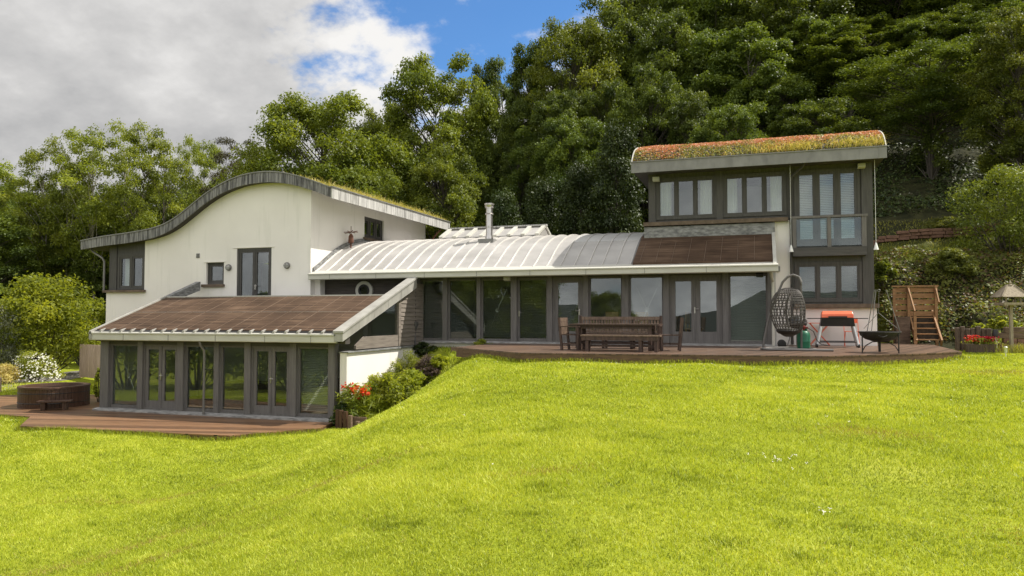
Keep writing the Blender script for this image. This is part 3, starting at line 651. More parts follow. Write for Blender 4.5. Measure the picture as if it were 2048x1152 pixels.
mb.prism_x([(y, z+.05) for y, z in q]+[(y, z-.30) for y, z in reversed(q)], BU1+.012, BU1+.05); mb.build('end_trim', M['lead_plain'], br, True)
mb = H(); mb.prism_x([(y, z-.01) for y, z in q]+[(y-.05, z+.16) for y, z in reversed(q)], -15.49, BU0-.005); mb.build('lead_upstand', M['lead_old'], br, True)
for k in range(5):
    u0 = BU0+.02+(BU1-BU0-.04)*(nse-5+k)/nse; u1 = u0+(BU1-BU0-.04)/nse; mb = H(); q2 = [(y, z) for y, z in AP if 25.5 < y < 29.5]
    mb.prism_x([(y, z+.004) for y, z in q2]+[(y, z+.016) for y, z in reversed(q2)], u0+.014, u1-.014); mb.build('rooflight', M['rooflight'], br, True)
# roof lantern behind the crest
LU0, LU1 = -12.6, -8.35
mb = H(); mb.box(LU0-.1, LU1-.05, 28.65, 30.6, 3.8, 4.10); lt = mb.build('roof_lantern', M['lead_plain'], house)
mb = H(); mb.prism_x([(28.5, 4.12), (28.5, 4.16), (29.55, 4.60), (30.6, 4.16), (30.6, 4.12), (29.55, 4.55)], LU0, LU1); mb.build('glazing', M['zinc'], lt)
for k in range(8):
    u = LU0+.05+(LU1-LU0-.1)*k/7; mb = H(); mb.bar((u, 28.46, 4.16), (u, 29.55, 4.63), .16, .09); mb.bar((u, 29.55, 4.63), (u, 30.6, 4.18), .16, .09); mb.build('glazing_bar', M['gutter'], lt)
mb = H(); mb.box(LU0-.05, LU1+.06, 29.45, 29.65, 4.62, 4.68); mb.build('ridge_capping', M['lead_pale'], lt)
mb = H(); mb.prism_x([(28.65, 4.10), (29.55, 4.52), (30.6, 4.10)], LU1-.06, LU1-.02); mb.build('gable_end', M['zinc'], lt)
# flue
fy = 26.3; fz = zarc(fy); fu, _ = at(941.5, 27.6); fu = -9.62
mb = H(); mb.lathe((fu, fy, 0), [(.17, fz-.2), (.15, fz+.1), (.135, fz+.16), (.125, fz+.2), (.125, 4.98)], 20); fl = mb.build('flue', M['steel'], house, True)
mb = H(); mb.box(fu-.3, fu+.3, fy-.4, fy+.3, fz-.14, fz+.03); mb.build('flashing', M['lead_plain'], fl)
mb = H()
for z in (4.25, 4.98): mb.lathe((fu, fy, 0), [(.128, z-.03), (.14, z-.03), (.14, z+.03), (.128, z+.03)], 20)
mb.lathe((fu, fy, 0), [(.128, 4.72), (.165, 4.74), (.128, 4.77)], 20); mb.lathe((fu, fy, 0), [(.15, 4.98), (.165, 5.0), (.165, 5.09), (.19, 5.10), (.19, 5.13), (.05, 5.15)], 20); mb.build('cowl', M['steel'], fl, True)
# weathered ornament at the left end of the barrel roof
oz = zarc(25.8)+.05
orn = thing('roof_ornament', 'small rusty metal lantern with crossed arms standing on the left end of the metal roof', 'ornament', (-15.2, 25.8, oz))
mb = MB((-15.2, 25.8, oz)); mb.lathe((-15.2, 25.8, oz), [(.03, -.2), (.03, .12), (.09, .14), (.11, .18), (.09, .42), (.05, .48), (.012, .52), (.012, .8)], 10); mb.build('body', M['rust'], orn, True)
mb = MB((-15.2, 25.8, oz))
for a in range(4):
    an = a*math.pi/4; mb.tube([(-15.2-.28*math.cos(an), 25.8-.28*math.sin(an), oz+.52+.03*a), (-15.2+.28*math.cos(an), 25.8+.28*math.sin(an), oz+.60-.02*a)], .014, 5)
mb.build('arm', M['rust'], orn)

# --- solar roof and timber tower
def zs(y): return 2.60+(y-23.6)*.52
mb = H(); mb.prism_x([(23.58, zs(23.58)-.06), (23.58, zs(23.58)), (25.58, zs(25.58)), (25.58, zs(25.58)-.06)], -3.82, .36); sr = mb.build('solar_roof', M['collector'], house)
mb = H()
for k, u in enumerate(np.arange(-3.6, .3, .49)): mb.bar((u, 23.6, zs(23.6)+.006), (u, 25.0+.3*(k % 2), zs(25.0+.3*(k % 2))+.006), .014, .014)
mb.build('seam', M['seamline'], sr)
mb = H(); mb.prism_x([(23.3, 2.44), (23.5, zs(23.5)+.06), (25.6, zs(25.6)+.06), (25.6, zs(25.6)-.22), (23.5, 2.3)], .36, .46); mb.build('verge', M['gutter'], house)
TW = 25.6
mb = H(); mb.prism_x([(25.42, zs(25.42)+.01), (25.46, 3.92), (25.6, 3.96), (25.6, 3.5)], -3.72, .46); mb.build('lead_apron', M['lead_old'], house)
h1, h2, hb, hl = (-3.33, -1.36, 4.17, 5.58), (-1.14, .82, 4.17, 5.58), (1.06, 2.98, 3.10, 5.58), (1.05, 3.0, 1.36, 2.62)
wall_x('timber_wall', M['timber_dark'], -3.56, .84, 4.0, 5.95, TW, TW+.2, [h1, h2])
wall_x('timber_wall', M['timber_dark'], .95, 3.32, 2.85, 5.95, TW, TW+.2, [hb])
wall_x('timber_wall', M['timber_dark'], .95, 3.32, 1.30, 2.85, TW-.02, TW+.2, [hl])
mb = H(); mb.box(.84, .95, TW, TW+.2, 4.0, 5.95); mb.build('timber_wall', M['timber_dark'], house)
mb = H(); mb.box(.42, .97, TW-.04, TW+.2, -.3, 3.99); mb.box(.97, 3.40, TW-.06, TW+.2, -.3, 1.16); mb.build('plinth_wall', M['white'], house)
mb = H(); mb.box(-3.56, -3.36, TW+.2, 31.5, 2.5, 5.95); mb.box(3.12, 3.32, TW+.2, 31.5, 1.2, 5.95); mb.box(-3.36, 3.12, 31.3, 31.5, -.2, 5.95); mb.box(3.2, 3.40, TW+.2, 31.5, -.3, 1.16); mb.build('rear_wall', M['timber_dark'], house)
mb = H(); mb.box(-3.36, 3.12, 25.8, 31.3, 2.75, 2.95); mb.box(.5, 3.1, 25.8, 31.3, -.1, .05); mb.build('floor', M['interior_floor'], house)
mb = H(); mb.box(-3.3, 3.1, 29.0, 29.1, 2.96, 5.9); mb.box(.98, 1.02, 25.8, 29, 2.96, 5.9); mb.box(.5, 3.1, 28.8, 28.9, .05, 2.7); mb.build('interior_wall', M['interior'], house)
for a, b in ((-3.58, -3.34), (-1.36, -1.14), (3.02, 3.34)):
    mb = H(); mb.box(a, b, TW-.07, TW-.002, 4.10 if a < 3 else 1.30, 5.9); mb.build('corner_post', M['timber_dark'], house)
mb = H(); mb.box(-3.74, .86, TW-.22, TW, 3.955, 4.08); mb.build('sill', M['sill'], house)
mb = H(); mb.box(1.0, 3.46, TW-.22, TW-.02, 1.17, 1.30); mb.build('sill', M['sill'], house)
window('window', TW-.03, *h1, 3, .08, .05, .055, .1, label='left triple casement window of the timber tower')
window('window', TW-.03, *h2, 3, .08, .05, .055, .1, label='middle triple casement window of the timber tower')
window('window', TW-.04, *hl, 3, .08, .05, .055, .1, label='lower triple casement window of the timber tower')
window('balcony_door', TW-.03, *hb, 3, .07, .04, .09, .1, kick=.10, label='three leaf glazed balcony door of the timber tower')
curtain(-3.25, -2.85, 4.2, 5.5, TW+.3); curtain(-1.9, -1.5, 4.2, 5.5, TW+.3); curtain(-1.06, -.7, 4.2, 5.5, TW+.3); curtain(.34, .75, 4.2, 5.5, TW+.3)
blind(1.1, 2.95, 3.2, 5.5, TW+.22, 'blind_white', .055, 50); blind(1.1, 2.95, 1.45, 2.55, TW+.22, 'blind', .05, 40)
# juliet balcony
by = TW-.34
for a, b in ((.98, 1.09), (2.0, 2.11), (2.98, 3.12)):
    mb = H(); mb.box(a, b, by, by+.1, 2.80, 4.0); mb.build('balcony_post', M['timber_grey'], house)
mb = H(); mb.box(.94, 3.16, by-.02, by+.12, 4.0, 4.07); mb.build('handrail', M['timber_grey'], house)
mb = H(); mb.box(.98, 3.12, by-.03, TW, 2.80, 3.07); mb.build('balcony_floor', M['timber_beam'], house)
for a, b in ((1.1, 1.99), (2.12, 2.97)):
    mb = H(); mb.box(a, b, by+.04, by+.05, 3.12, 3.98); mb.build('balustrade_pane', M['glass_clear'], house)
# tower roof: curved sedum roof behind a straight lead fascia
RU0, RU1 = -4.03, 3.64
tarc = [(24.74, 5.98), (24.95, 6.22), (25.25, 6.44), (25.6, 6.60), (26.1, 6.76), (26.7, 6.88), (27.5, 6.97), (28.5, 6.95), (29.6, 6.78), (30.8, 6.45), (31.8, 6.0)]
ys = np.linspace(24.74, 31.8, 44); zz = np.interp(ys, [a[0] for a in tarc], [a[1] for a in tarc]); TA = list(zip(ys, zz))
mb = H(); mb.prism_x(TA+[(31.8, 5.72), (24.74, 5.72)], RU0+.03, RU1-.03); tr = mb.build('sedum_roof', M['soffit'], house, True)
mb = H(); mb.box(RU0, RU1, 24.69, 24.738, 5.655, 6.0); mb.build('fascia', M['lead_plain'], tr)
mb = H()
for k in range(15): mb.box(RU0+.02+k*.53, RU0+.03+k*.53, 24.683, 24.689, 5.655, 6.0)
mb.box(RU0-.02, RU1+.02, 24.66, 24.74, 6.0, 6.03); mb.build('drip_edge', M['lead_plain'], tr)
for x0, x1 in ((RU0, RU0+.03), (RU1-.03, RU1)):
    mb = H(); mb.prism_x([(y-.02, z+.05) for y, z in TA]+[(y, z-.30) for y, z in reversed(TA)], x0, x1); mb.build('verge', M['gutter'], tr, True)
g = np.random.default_rng(5); n = 26000
y = g.uniform(24.78, 28.6, n); x = g.uniform(RU0+.05, RU1-.05, n); z = np.interp(y, ys, zz)
patch = np.sin(x*1.7+.6)*.5+np.sin(x*3.9+y*2)*.3+np.sin(y*5+x)*.2
C = np.stack([x, y, z+g.uniform(0, .05, n)+.03*np.maximum(patch, 0)], 1); nr = g.normal(size=(n, 3))*.6+np.array([0, -.4, 1])
Vl, Fl = leaves(C, nr, g.uniform(.04, .09, n), g.uniform(.03, .06, n), g)
redness = sst(24.95, 25.5, y+patch*.5+g.normal(0, .20, n)); tn = np.clip(redness*.8+.08+g.normal(0, .10, n), 0, 1)
tn = np.where((g.random(n) < .12) | (np.sin(x*2.7+y*3)+np.sin(x*6.1-y*4)*.7+g.normal(0, .35, n) > 1.15), g.uniform(0, .3, n), tn)
kind(npmesh('sedum', Vl-np.array(HO), Fl, M['sedum'], tr, np.repeat(tn, 4)), 'stuff')
n = 4200; x = RU1-.05-np.abs(g.normal(0, .42, n))*(RU1-RU0); x = np.where(x < RU0+.05, g.uniform(RU0+.1, RU1-.1, n), x); y = 24.78+np.abs(g.normal(0, .20, n)); z = np.interp(y, ys, zz)
dens = (np.sin(x*2.1)+np.sin(x*5.3+1)*.6+.9) > g.uniform(-1, 1.6, n); x, y, z = x[dens], y[dens], z[dens]; n = len(x)
Vb, Fb = blades(np.stack([x, y, z-.01], 1), g.uniform(.07, .20, n)*np.where(x > -1, 1, .5), .014, 1.1, g, .5)
kind(npmesh('roof_grass', Vb-np.array(HO), Fb, M['drygrass'], tr, np.repeat(np.clip(g.normal(.55, .3, n), 0, 1), 5)), 'stuff')
mb = H(); mb.tube([(1.36, 25.0, 5.72), (1.30, 25.15, 5.62), (.98, 25.45, 5.36), (.94, 25.47, 5.2), (.94, 25.47, .02)], .04, 8); mb.build('downpipe', M['timber_dark'], house, True)
for (a, b, c) in ((-3.3, 25.35, 5.52), (3.02, 25.4, 5.58), (-.02, 23.75, 2.20), (-8.05, 23.75, 2.16)):
    mb = H(); mb.cbox((a, b, c), (.22, .16, .12), Matrix.Rotation(R(-14), 3, 'X')); mb.build('security_lamp', M['black'] if c < 2.5 and a > -1 else M['gutter'], house, bevel=.01)
mb = H(); mb.box(.46, .60, 25.48, 25.55, 2.35, 2.52); mb.build('air_vent', M['lead_plain'], house)
for u in (.93, 3.36):
    o = (u, 25.16, 3.0); rt = thing('hanging_cone', 'white cone hanging on a cord '+('beside the tower downpipe, left of the balcony' if u < 2 else 'at the right corner of the tower balcony'), 'hanging lamp', o)
    mb = MB(o); mb.tube([(u, 25.16, 3.14), (u, 25.16, 5.7)], .006, 5); mb.build('cord', M['whiteplastic'], rt)
    mb = MB(o); mb.lathe((u, 25.16, 2.94), [(.075, 0), (.07, .02), (.025, .19), (.012, .22)], 12); mb.build('cone', M['whiteplastic'], rt, True)
# right end pipe of the wing and the pipe at the conservatory corner
mb = H(); mb.tube([(.3, 23.5, 2.25), (.32, 23.7, 2.1), (.35, 23.92, 1.95), (.35, 23.94, 1.7), (.35, 23.94, .02)], .045, 8); mb.build('downpipe', M['gutter'], house, True)
mb = H(); mb.tube([(-11.35, 23.32, 2.22), (-11.33, 23.35, 2.08), (-11.33, 23.5, 1.95), (-11.33, 23.5, .72)], .045, 8); mb.lathe((-11.33, 23.5, 0), [(.05, .32), (.06, .42), (.14, .62), (.14, .72)], 8); mb.tube([(-11.33, 23.5, .35), (-11.3, 23.45, .2), (-11.27, 23.42, .08), (-11.27, 23.42, -.25)], .04, 8); mb.build('downpipe', M['timber_dark'], house, True)

# ------------------------------------------------------------------ trees and shrubs
def crown_geo(g, H_, R_, base, ncl, per, leaf, prof, flat=.80, rc=(.13, .28), up=.7, asp=.55):
    cen = []; zb = base*H_
    for i in range(ncl):
        f = (i+.5)/ncl; f = f**.9; z = zb+(H_-zb)*f
        rad = R_*prof(f)*(g.uniform(.62, 1.0) if g.random() < .80 else g.uniform(.1, .6)); az = i*2.399+g.normal(0, .5)
        rad *= 1+.16*math.sin(az*3+f*7)+.08*g.normal()
        cen.append((rad*math.cos(az), rad*math.sin(az), z+g.normal(0, .03)*H_))
    cen = np.array(cen); r = R_*g.uniform(rc[0], rc[1], ncl)*(1.15-.35*((cen[:, 2]-zb)/(H_-zb)).clip(0, 1))
    idx = np.repeat(np.arange(ncl), (per*(r/r.mean())**1.6).astype(int)); n = len(idx)
    d = g.normal(size=(n, 3)); d /= np.linalg.norm(d, axis=1, keepdims=True); d[:, 2] = np.where(d[:, 2] < -.25, -d[:, 2], d[:, 2])
    k = g.uniform(.15, 1.18, n)**.62
    lump = 1+.22*np.sin(d[:, 0]*5+idx)*np.sin(d[:, 1]*5+idx*2)
    P = cen[idx]+d*(r[idx]*k*lump)[:, None]*np.array([1, 1, flat])
    nr = d*.5+g.normal(size=(n, 3))*.6+np.array([0, 0, up*1.1])
    ln = leaf*g.uniform(.65, 1.25, n)
    V, F = leaves(P, nr, ln, ln*asp, g)
    tint = np.clip(.5+g.normal(0, .16, ncl)[idx]+g.normal(0, .14, n), 0, 1)
    return V, F, np.repeat(tint, 4), cen, r
def trunk_geo(g, H_, R_, base, cen, r, rad, wander, nstem=1, every=1):
    mb = MB()
    stems = []
    for s in range(nstem):
        a = s*2.4+g.random(); sp = (.0 if nstem == 1 else .16*R_); pts = []; m = 9
        for i in range(m):
            t = i/(m-1); q = wander*H_*t*(1 if nstem == 1 else 1.4)
            pts.append((math.cos(a)*sp*t*3+q*math.sin(t*4+a), math.sin(a)*sp*t*3+q*math.cos(t*3+a), -.5+(H_*.86+.5)*t))
        rs = [rad*(1.25 if i == 0 else 1)*(1-.86*i/(m-1)) for i in range(m)]
        mb.tube(pts, rs, 7); stems.append(pts)
    for i in range(0, len(cen), every):
        c = cen[i]; best = min(stems, key=lambda p: min((p[j][0]-c[0])**2+(p[j][1]-c[1])**2 for j in range(2, 9)))
        zt = max(H_*base*.7, c[2]-(.35+.35*g.random())*math.hypot(c[0], c[1])-.06*H_); t = min(max((zt+.5)/(H_*.86+.5), 0), .97)*8; j = min(int(t), 7); q = t-j
        p0 = [best[j][x]*(1-q)+best[j+1][x]*q for x in range(3)]
        mid = [(p0[x]*.45+c[x]*.55) for x in range(3)]; mid[2] += .12*(c[2]-p0[2])-.02*H_*g.random(); mid[0] += g.normal()*.12; mid[1] += g.normal()*.12
        rr = rad*(.30-.16*t/8); mb.tube([p0, mid, list(c)], [rr, rr*.6, rr*.2], 5, False)
    return mb
broad = lambda f: max(.28, math.sqrt(max(0, 1-((f-.38)/.68)**2)))
tall = lambda f: max(.25, math.sqrt(max(0, 1-((f-.35)/.70)**2)))*(.8+.2*math.sin(f*9))
dome = lambda f: math.sqrt(max(.03, 1-max(0, (f-.5)/.52)**2.4))*(.78+.22*min(1, f/.5))
airy = lambda f: math.sqrt(max(.05, 1-max(0, (f-.55)/.5)**2.2))*(.35+.65*min(1, f/.5))
column = lambda f: max(.2, (1-f)**.45*.9+.1) if f > .2 else .75+f
umb = lambda f: .3+.7*math.sin(math.pi*min(1, .15+f*.75))
PROTO = {}
def proto(key, seed, H_, R_, base, ncl, per, leaf, prof, mat, bark='bark', rad=.22, wander=.012, nstem=1, **kw):
    g = np.random.default_rng(seed); V, F, t, cen, r = crown_geo(g, H_, R_, base, ncl, per, leaf, prof, **kw)
    c = npmesh('crown', V, F, M[mat], tint=t); tr = trunk_geo(g, H_, R_, base, cen, r, rad, wander, nstem).build('trunk', M[bark], None, True)
    PROTO[key] = (H_, R_, c.data, tr.data); bpy.data.objects.remove(c); bpy.data.objects.remove(tr)
proto('syc', 21, 14, 5.2, .16, 190, 440, .20, dome, 'leaf_syc', rad=.26)
proto('syc2', 22, 14, 4.6, .12, 190, 440, .20, dome, 'leaf_syc', rad=.24)
proto('ash', 23, 13, 4.2, .36, 120, 240, .21, airy, 'leaf_ash', 'bark_pale', rad=.15, wander=.03, nstem=3, rc=(.14, .24), asp=.42)
proto('ash2', 24, 13, 3.6, .30, 110, 240, .21, airy, 'leaf_ash', 'bark', rad=.14, wander=.03, nstem=2, rc=(.15, .26), asp=.42)
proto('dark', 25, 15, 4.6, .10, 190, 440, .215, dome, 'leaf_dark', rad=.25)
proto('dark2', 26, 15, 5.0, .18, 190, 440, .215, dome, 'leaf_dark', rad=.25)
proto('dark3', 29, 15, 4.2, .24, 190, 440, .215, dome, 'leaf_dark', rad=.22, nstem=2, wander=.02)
proto('ever', 27, 9, 2.7, .02, 120, 260, .17, column, 'leaf_ever', rad=.15, rc=(.24, .36))
proto('pine', 28, 12, 3.6, .52, 40, 210, .26, umb, 'leaf_pine', rad=.17, wander=.03, flat=.38, rc=(.20, .30), asp=.22)
proto('terrace', 30, 15, 5.0, .40, 150, 400, .19, dome, 'leaf_dark', rad=.30)
def tree(key, px, d, ytop, w, label, cat='tree', name=None, group=None, rz=None, zb=None):
    H_, R_, cm, tm = PROTO[key]; u, v = at(px, d); z0 = T(u, v) if zb is None else zb
    sx = w/FPX*d/2/R_; sz = max(.35, (ztop(ytop, d)-z0-.17*R_*sx)/H_)
    o = thing(name or {'syc': 'sycamore_tree', 'syc2': 'sycamore_tree', 'ash': 'ash_tree', 'ash2': 'ash_tree', 'pine': 'pine_tree', 'ever': 'evergreen_tree'}.get(key, 'woodland_tree'), label, cat, (u, v, z0), rng.uniform(0, 6.28) if rz is None else rz, group)
    o.scale = (sx, sx, sz)
    for nm, me in (('trunk', tm), ('crown', cm)):
        c = bpy.data.objects.new(nm, me); COL.objects.link(c); c.parent = o
    return o
LW, MW, RW = 'trees of the wood left of the house', 'trees of the wood behind the metal roof', 'trees of the wood behind the tower'
for a in [
 ('ash2', 28, 50, 338, 170, 'small ash tree at the left edge, its top lower than its neighbours', LW),
 ('ash', 112, 50, 292, 165, 'slender ash tree with leafy top, second from the left in the skyline', LW),
 ('ash', 205, 50, 258, 200, 'tall ash tree with pale forked stems above the low end of the wavy roof', LW),
 ('ash2', 300, 48, 262, 165, 'airy ash tree with bare pale lower stems right of the tall forked ash', LW),
 ('ash', 395, 55, 282, 130, 'pale green ash tree just left of the brownish pine', LW),
 ('pine', 462, 50, 274, 135, 'brownish flat topped pine tree above the rise of the wavy roof', LW),
 ('syc2', 520, 60, 300, 130, 'small green tree filling the gap between the pine and the broad sycamore', LW),
 ('dark2', 70, 52, 430, 190, 'low dark tree behind the bright bush at the far left', LW),
 ('dark', 175, 51, 430, 150, 'low dark tree standing beside the left corner of the white house', LW),
 ('dark2', 255, 56, 390, 170, 'dark understorey tree glimpsed between the ash stems', LW),
 ('dark', 350, 52, 415, 170, 'dark understorey tree behind the left slope of the wavy roof', LW),
 ('syc', 437, 52, 370, 150, 'low leafy tree touching the rising part of the wavy roof', LW),
 ('syc', 640, 46, 182, 335, 'broad sycamore with spreading rounded crown above the top of the wavy roof', MW),
 ('syc2', 868, 50, 116, 255, 'tall bright sycamore standing right of the broad one, against the clouds', MW),
 ('syc2', 775, 58, 215, 150, 'sycamore showing in the dip between the broad and the tall sycamore', MW),
 ('syc', 735, 43, 335, 190, 'lower leafy sycamore right behind the sloping turf eave', MW),
 ('syc2', 885, 44, 300, 200, 'leafy sycamore hanging over the right end of the turf eave', MW),
 ('dark3', 985, 60, 138, 120, 'dark narrow tree right of the tall bright sycamore', MW),
 ('dark', 1000, 50, 300, 130, 'shaded tree with bare trunk above the steel flue', MW),
 ('dark3', 1075, 55, 98, 150, 'woodland tree below the blue gap in the clouds', MW),
 ('syc', 1150, 52, 42, 230, 'tall rounded tree with sunlit top right of the blue sky', MW),
 ('dark3', 1060, 48, 270, 130, 'shaded tree with dark trunk behind the roof lantern', MW),
 ('dark2', 1255, 56, -30, 240, 'very tall tree whose sunlit top meets the upper edge above the tower roof', MW),
 ('ever', 1085, 39, 360, 130, 'dark evergreen bush right behind the roof lantern', MW),
 ('ever', 1160, 38, 330, 130, 'dark evergreen rising behind the middle of the barrel roof', MW),
 ('ever', 1235, 37, 250, 150, 'tall dark evergreen close to the left wall of the tower', MW),
 ('ever', 1010, 41, 385, 110, 'low dark evergreen seen right of the steel flue', MW),
 ('dark2', 1150, 45, 230, 180, 'dark leafy tree above the right half of the barrel roof', MW),
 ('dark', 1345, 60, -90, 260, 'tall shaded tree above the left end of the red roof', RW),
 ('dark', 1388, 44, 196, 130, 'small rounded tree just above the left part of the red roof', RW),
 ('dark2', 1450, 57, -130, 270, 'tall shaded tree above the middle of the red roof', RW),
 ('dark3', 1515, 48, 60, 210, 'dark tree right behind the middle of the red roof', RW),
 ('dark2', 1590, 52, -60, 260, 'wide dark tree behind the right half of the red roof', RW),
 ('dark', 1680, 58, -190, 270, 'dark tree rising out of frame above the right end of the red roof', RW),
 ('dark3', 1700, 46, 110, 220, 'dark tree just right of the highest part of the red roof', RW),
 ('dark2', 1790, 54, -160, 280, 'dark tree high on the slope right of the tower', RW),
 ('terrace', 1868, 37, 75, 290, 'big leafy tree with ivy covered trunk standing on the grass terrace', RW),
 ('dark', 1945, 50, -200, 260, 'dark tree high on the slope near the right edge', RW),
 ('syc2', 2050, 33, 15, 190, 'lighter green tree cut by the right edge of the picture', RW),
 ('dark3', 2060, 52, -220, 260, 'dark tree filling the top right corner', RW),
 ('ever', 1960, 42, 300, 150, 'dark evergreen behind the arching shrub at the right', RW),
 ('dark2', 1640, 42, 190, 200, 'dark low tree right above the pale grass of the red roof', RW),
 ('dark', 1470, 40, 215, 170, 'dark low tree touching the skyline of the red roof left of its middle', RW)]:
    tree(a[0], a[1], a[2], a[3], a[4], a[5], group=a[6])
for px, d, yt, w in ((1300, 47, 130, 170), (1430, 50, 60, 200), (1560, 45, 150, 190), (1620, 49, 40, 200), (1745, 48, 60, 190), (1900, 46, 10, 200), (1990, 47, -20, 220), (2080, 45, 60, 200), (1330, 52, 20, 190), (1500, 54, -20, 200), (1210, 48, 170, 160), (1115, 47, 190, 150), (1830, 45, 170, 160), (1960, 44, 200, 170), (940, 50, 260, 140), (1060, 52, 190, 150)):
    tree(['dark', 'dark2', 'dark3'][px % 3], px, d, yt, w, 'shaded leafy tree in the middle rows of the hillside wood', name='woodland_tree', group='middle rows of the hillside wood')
i = 0
for d in (60, 66, 73, 82):           # deeper rows of the hillside wood, seen only as dark crowns between the nearer trees
    for px in range(960 if d > 62 else 1180, 2200, 105):
        x = px+rng.uniform(-35, 35)+(d % 7)*9; dd = d+rng.uniform(-2.5, 2.5)
        u, v = at(x, dd); h = rng.uniform(12.5, 16)
        sky = np.interp(x, [940, 1000, 1060, 1110, 1200, 1270, 2300], [165, 150, 120, 85, 20, -10, -400])
        yt = max(632-(T(u, v)+h-ZC)/dd*FPX, sky+rng.uniform(5, 40))
        tree(['dark', 'dark2', 'dark3', 'syc2'][i % 4 if i % 5 else 0], x, dd, yt, rng.uniform(8, 9.6)/dd*FPX, 'shaded tree deep in the hillside wood, mostly hidden by nearer crowns', name='woodland_tree', group='deep rows of the hillside wood'); i += 1
for px, d, yt, w in ((-60, 56, 345, 190), (20, 62, 380, 190), (150, 64, 370, 190), (280, 66, 380, 200), (400, 68, 370, 200), (520, 68, 345, 200), (610, 64, 330, 200), (-40, 46, 420, 200), (700, 66, 300, 220)):
    tree('dark2' if px % 40 else 'dark', px, d, yt, w, 'shaded tree at the back of the wood left of the house, seen through nearer stems', name='woodland_tree', group='back row of the left wood')
# trees across the lawn behind the photographer: they stand where the left panes mirror them
for j, (u, v, s) in enumerate(((-26, -6, 1.0), (-31, -12, 1.15), (-38, -9, .45), (-44, -3, .42), (-50, 4, .42), (-21, -14, 1.1), (-56, 12, .42), (-36, -20, .5), (-26, -24, 1.2), (-15, -26, .9))):
    H_, R_, cm, tm = PROTO['syc' if j % 2 else 'syc2']; o = thing('sycamore_tree', 'garden tree behind the photographer, seen only mirrored in the left panes', 'tree', (u, v, T(u, v)), j, 'mirrored garden trees'); o.scale = (s*.8, s*.8, s*.95)
    for nm, me in (('trunk', tm), ('crown', cm)):
        c = bpy.data.objects.new(nm, me); COL.objects.link(c); c.parent = o

def shrub(name, label, cat, px, d, wpx, hm, mat, n, leaf, seed, stems=True, zb=None, asp=.5, ncl=26, flat=.8, dep=.8, loc=None, group=None, up=.5):
    u, v = at(px, d) if loc is None else loc; z0 = T(u, v) if zb is None else zb; g = np.random.default_rng(seed); rad = wpx/FPX*d/2
    V, F, t, cen, r = crown_geo(g, hm, rad, .12, ncl, n//ncl, leaf, lambda f: math.sqrt(max(.08, 1-(f*.95)**2)), flat=flat*hm/rad/1.6, rc=(.26, .42), asp=asp, up=up)
    V[:, 1] *= dep
    V[:, 2] = np.maximum(V[:, 2], .02)
    o = thing(name, label, cat, (u, v, z0), 0, group); c = npmesh('foliage', V, F, M[mat], o, t)
    mb = MB()
    for i in range(0, ncl, 2): mb.tube([(cen[i][0]*.15, cen[i][1]*.15, -.1), (cen[i][0]*.6, cen[i][1]*.5, cen[i][2]*.5), tuple(cen[i]*np.array([1, dep, 1]))], [.035*hm**.5*.6, .02*hm**.5*.6, .006], 5, False)
    mb.build('stem', M['bark'], o); return o
shrub('garden_bush', 'big rounded yellow green bush at the left in front of the dark trees', 'bush', 88, 37.5, 250, 4.5, 'leaf_bush', 15000, .20, 31, ncl=60)
shrub('garden_bush', 'smaller bright bush between the big rounded bush and the white house', 'bush', 170, 43, 110, 3.6, 'leaf_bush', 5200, .20, 32, ncl=30)
shrub('willow_shrub', 'silvery grey leaved shrub cut by the left edge of the picture', 'shrub', -12, 36, 130, 3.3, 'leaf_silver', 8000, .13, 33, ncl=44, asp=.28)
shrub('silver_shrub', 'low grey green shrub under the silvery shrub at the far left', 'shrub', 8, 36.5, 70, 1.6, 'leaf_silver', 3000, .12, 34, asp=.3)
dz = shrub('daisy_bush', 'pale mound of white flowering daisies beside the gravel path', 'flowers', 70, 34.5, 92, 1.3, 'leaf_herb', 4200, .10, 35, asp=.3)
g = np.random.default_rng(36); n = 620; a = g.uniform(0, 6.28, n); e = np.arccos(g.uniform(0, 1, n)); rr = 1.22
P = np.stack([rr*np.sin(e)*np.cos(a), rr*np.sin(e)*np.sin(a)*.8, 1.25*np.cos(e)+.12], 1)*g.uniform(.86, 1.05, n)[:, None]
V, F = leaves(P, P*.5+np.array([0, -.5, .8])+g.normal(size=(n, 3))*.3, .09, .08, g); npmesh('blossom', V, F, M['petal_white'], dz, np.repeat(g.uniform(0, 1, n), 4))
shrub('grass_clump', 'tan dry grass clump left of the daisies', 'plant', 14, 33.5, 60, .8, 'drygrass', 1500, .28, 37, asp=.1, flat=1.2)
shrub('corner_shrub', 'dark leafy shrub at the left corner of the lower garden room', 'shrub', 203, 26.5, 22, 1.25, 'leaf_herb', 900, .10, 38, ncl=14, dep=1)
for j, (u, v, w, h) in enumerate(((-18.2, 11.6, 2.8, 3.0), (-20.2, 11.0, 3.2, 3.6), (-22.8, 11.9, 3.2, 3.4), (-25.6, 12.9, 3.4, 3.8), (-28.8, 14.2, 3.4, 3.6), (-18.6, 8.6, 3.0, 3.2), (-32, 15.5, 3.4, 3.5))):
    shrub('laurel_shrub', 'dark laurel shrub beyond the left edge, only mirrored in the lower panes', 'shrub', 0, FPX, w, h, 'leaf_dark', 4000, .16, 130+j, ncl=30, dep=1, loc=(u, v), group='mirrored laurel shrubs')
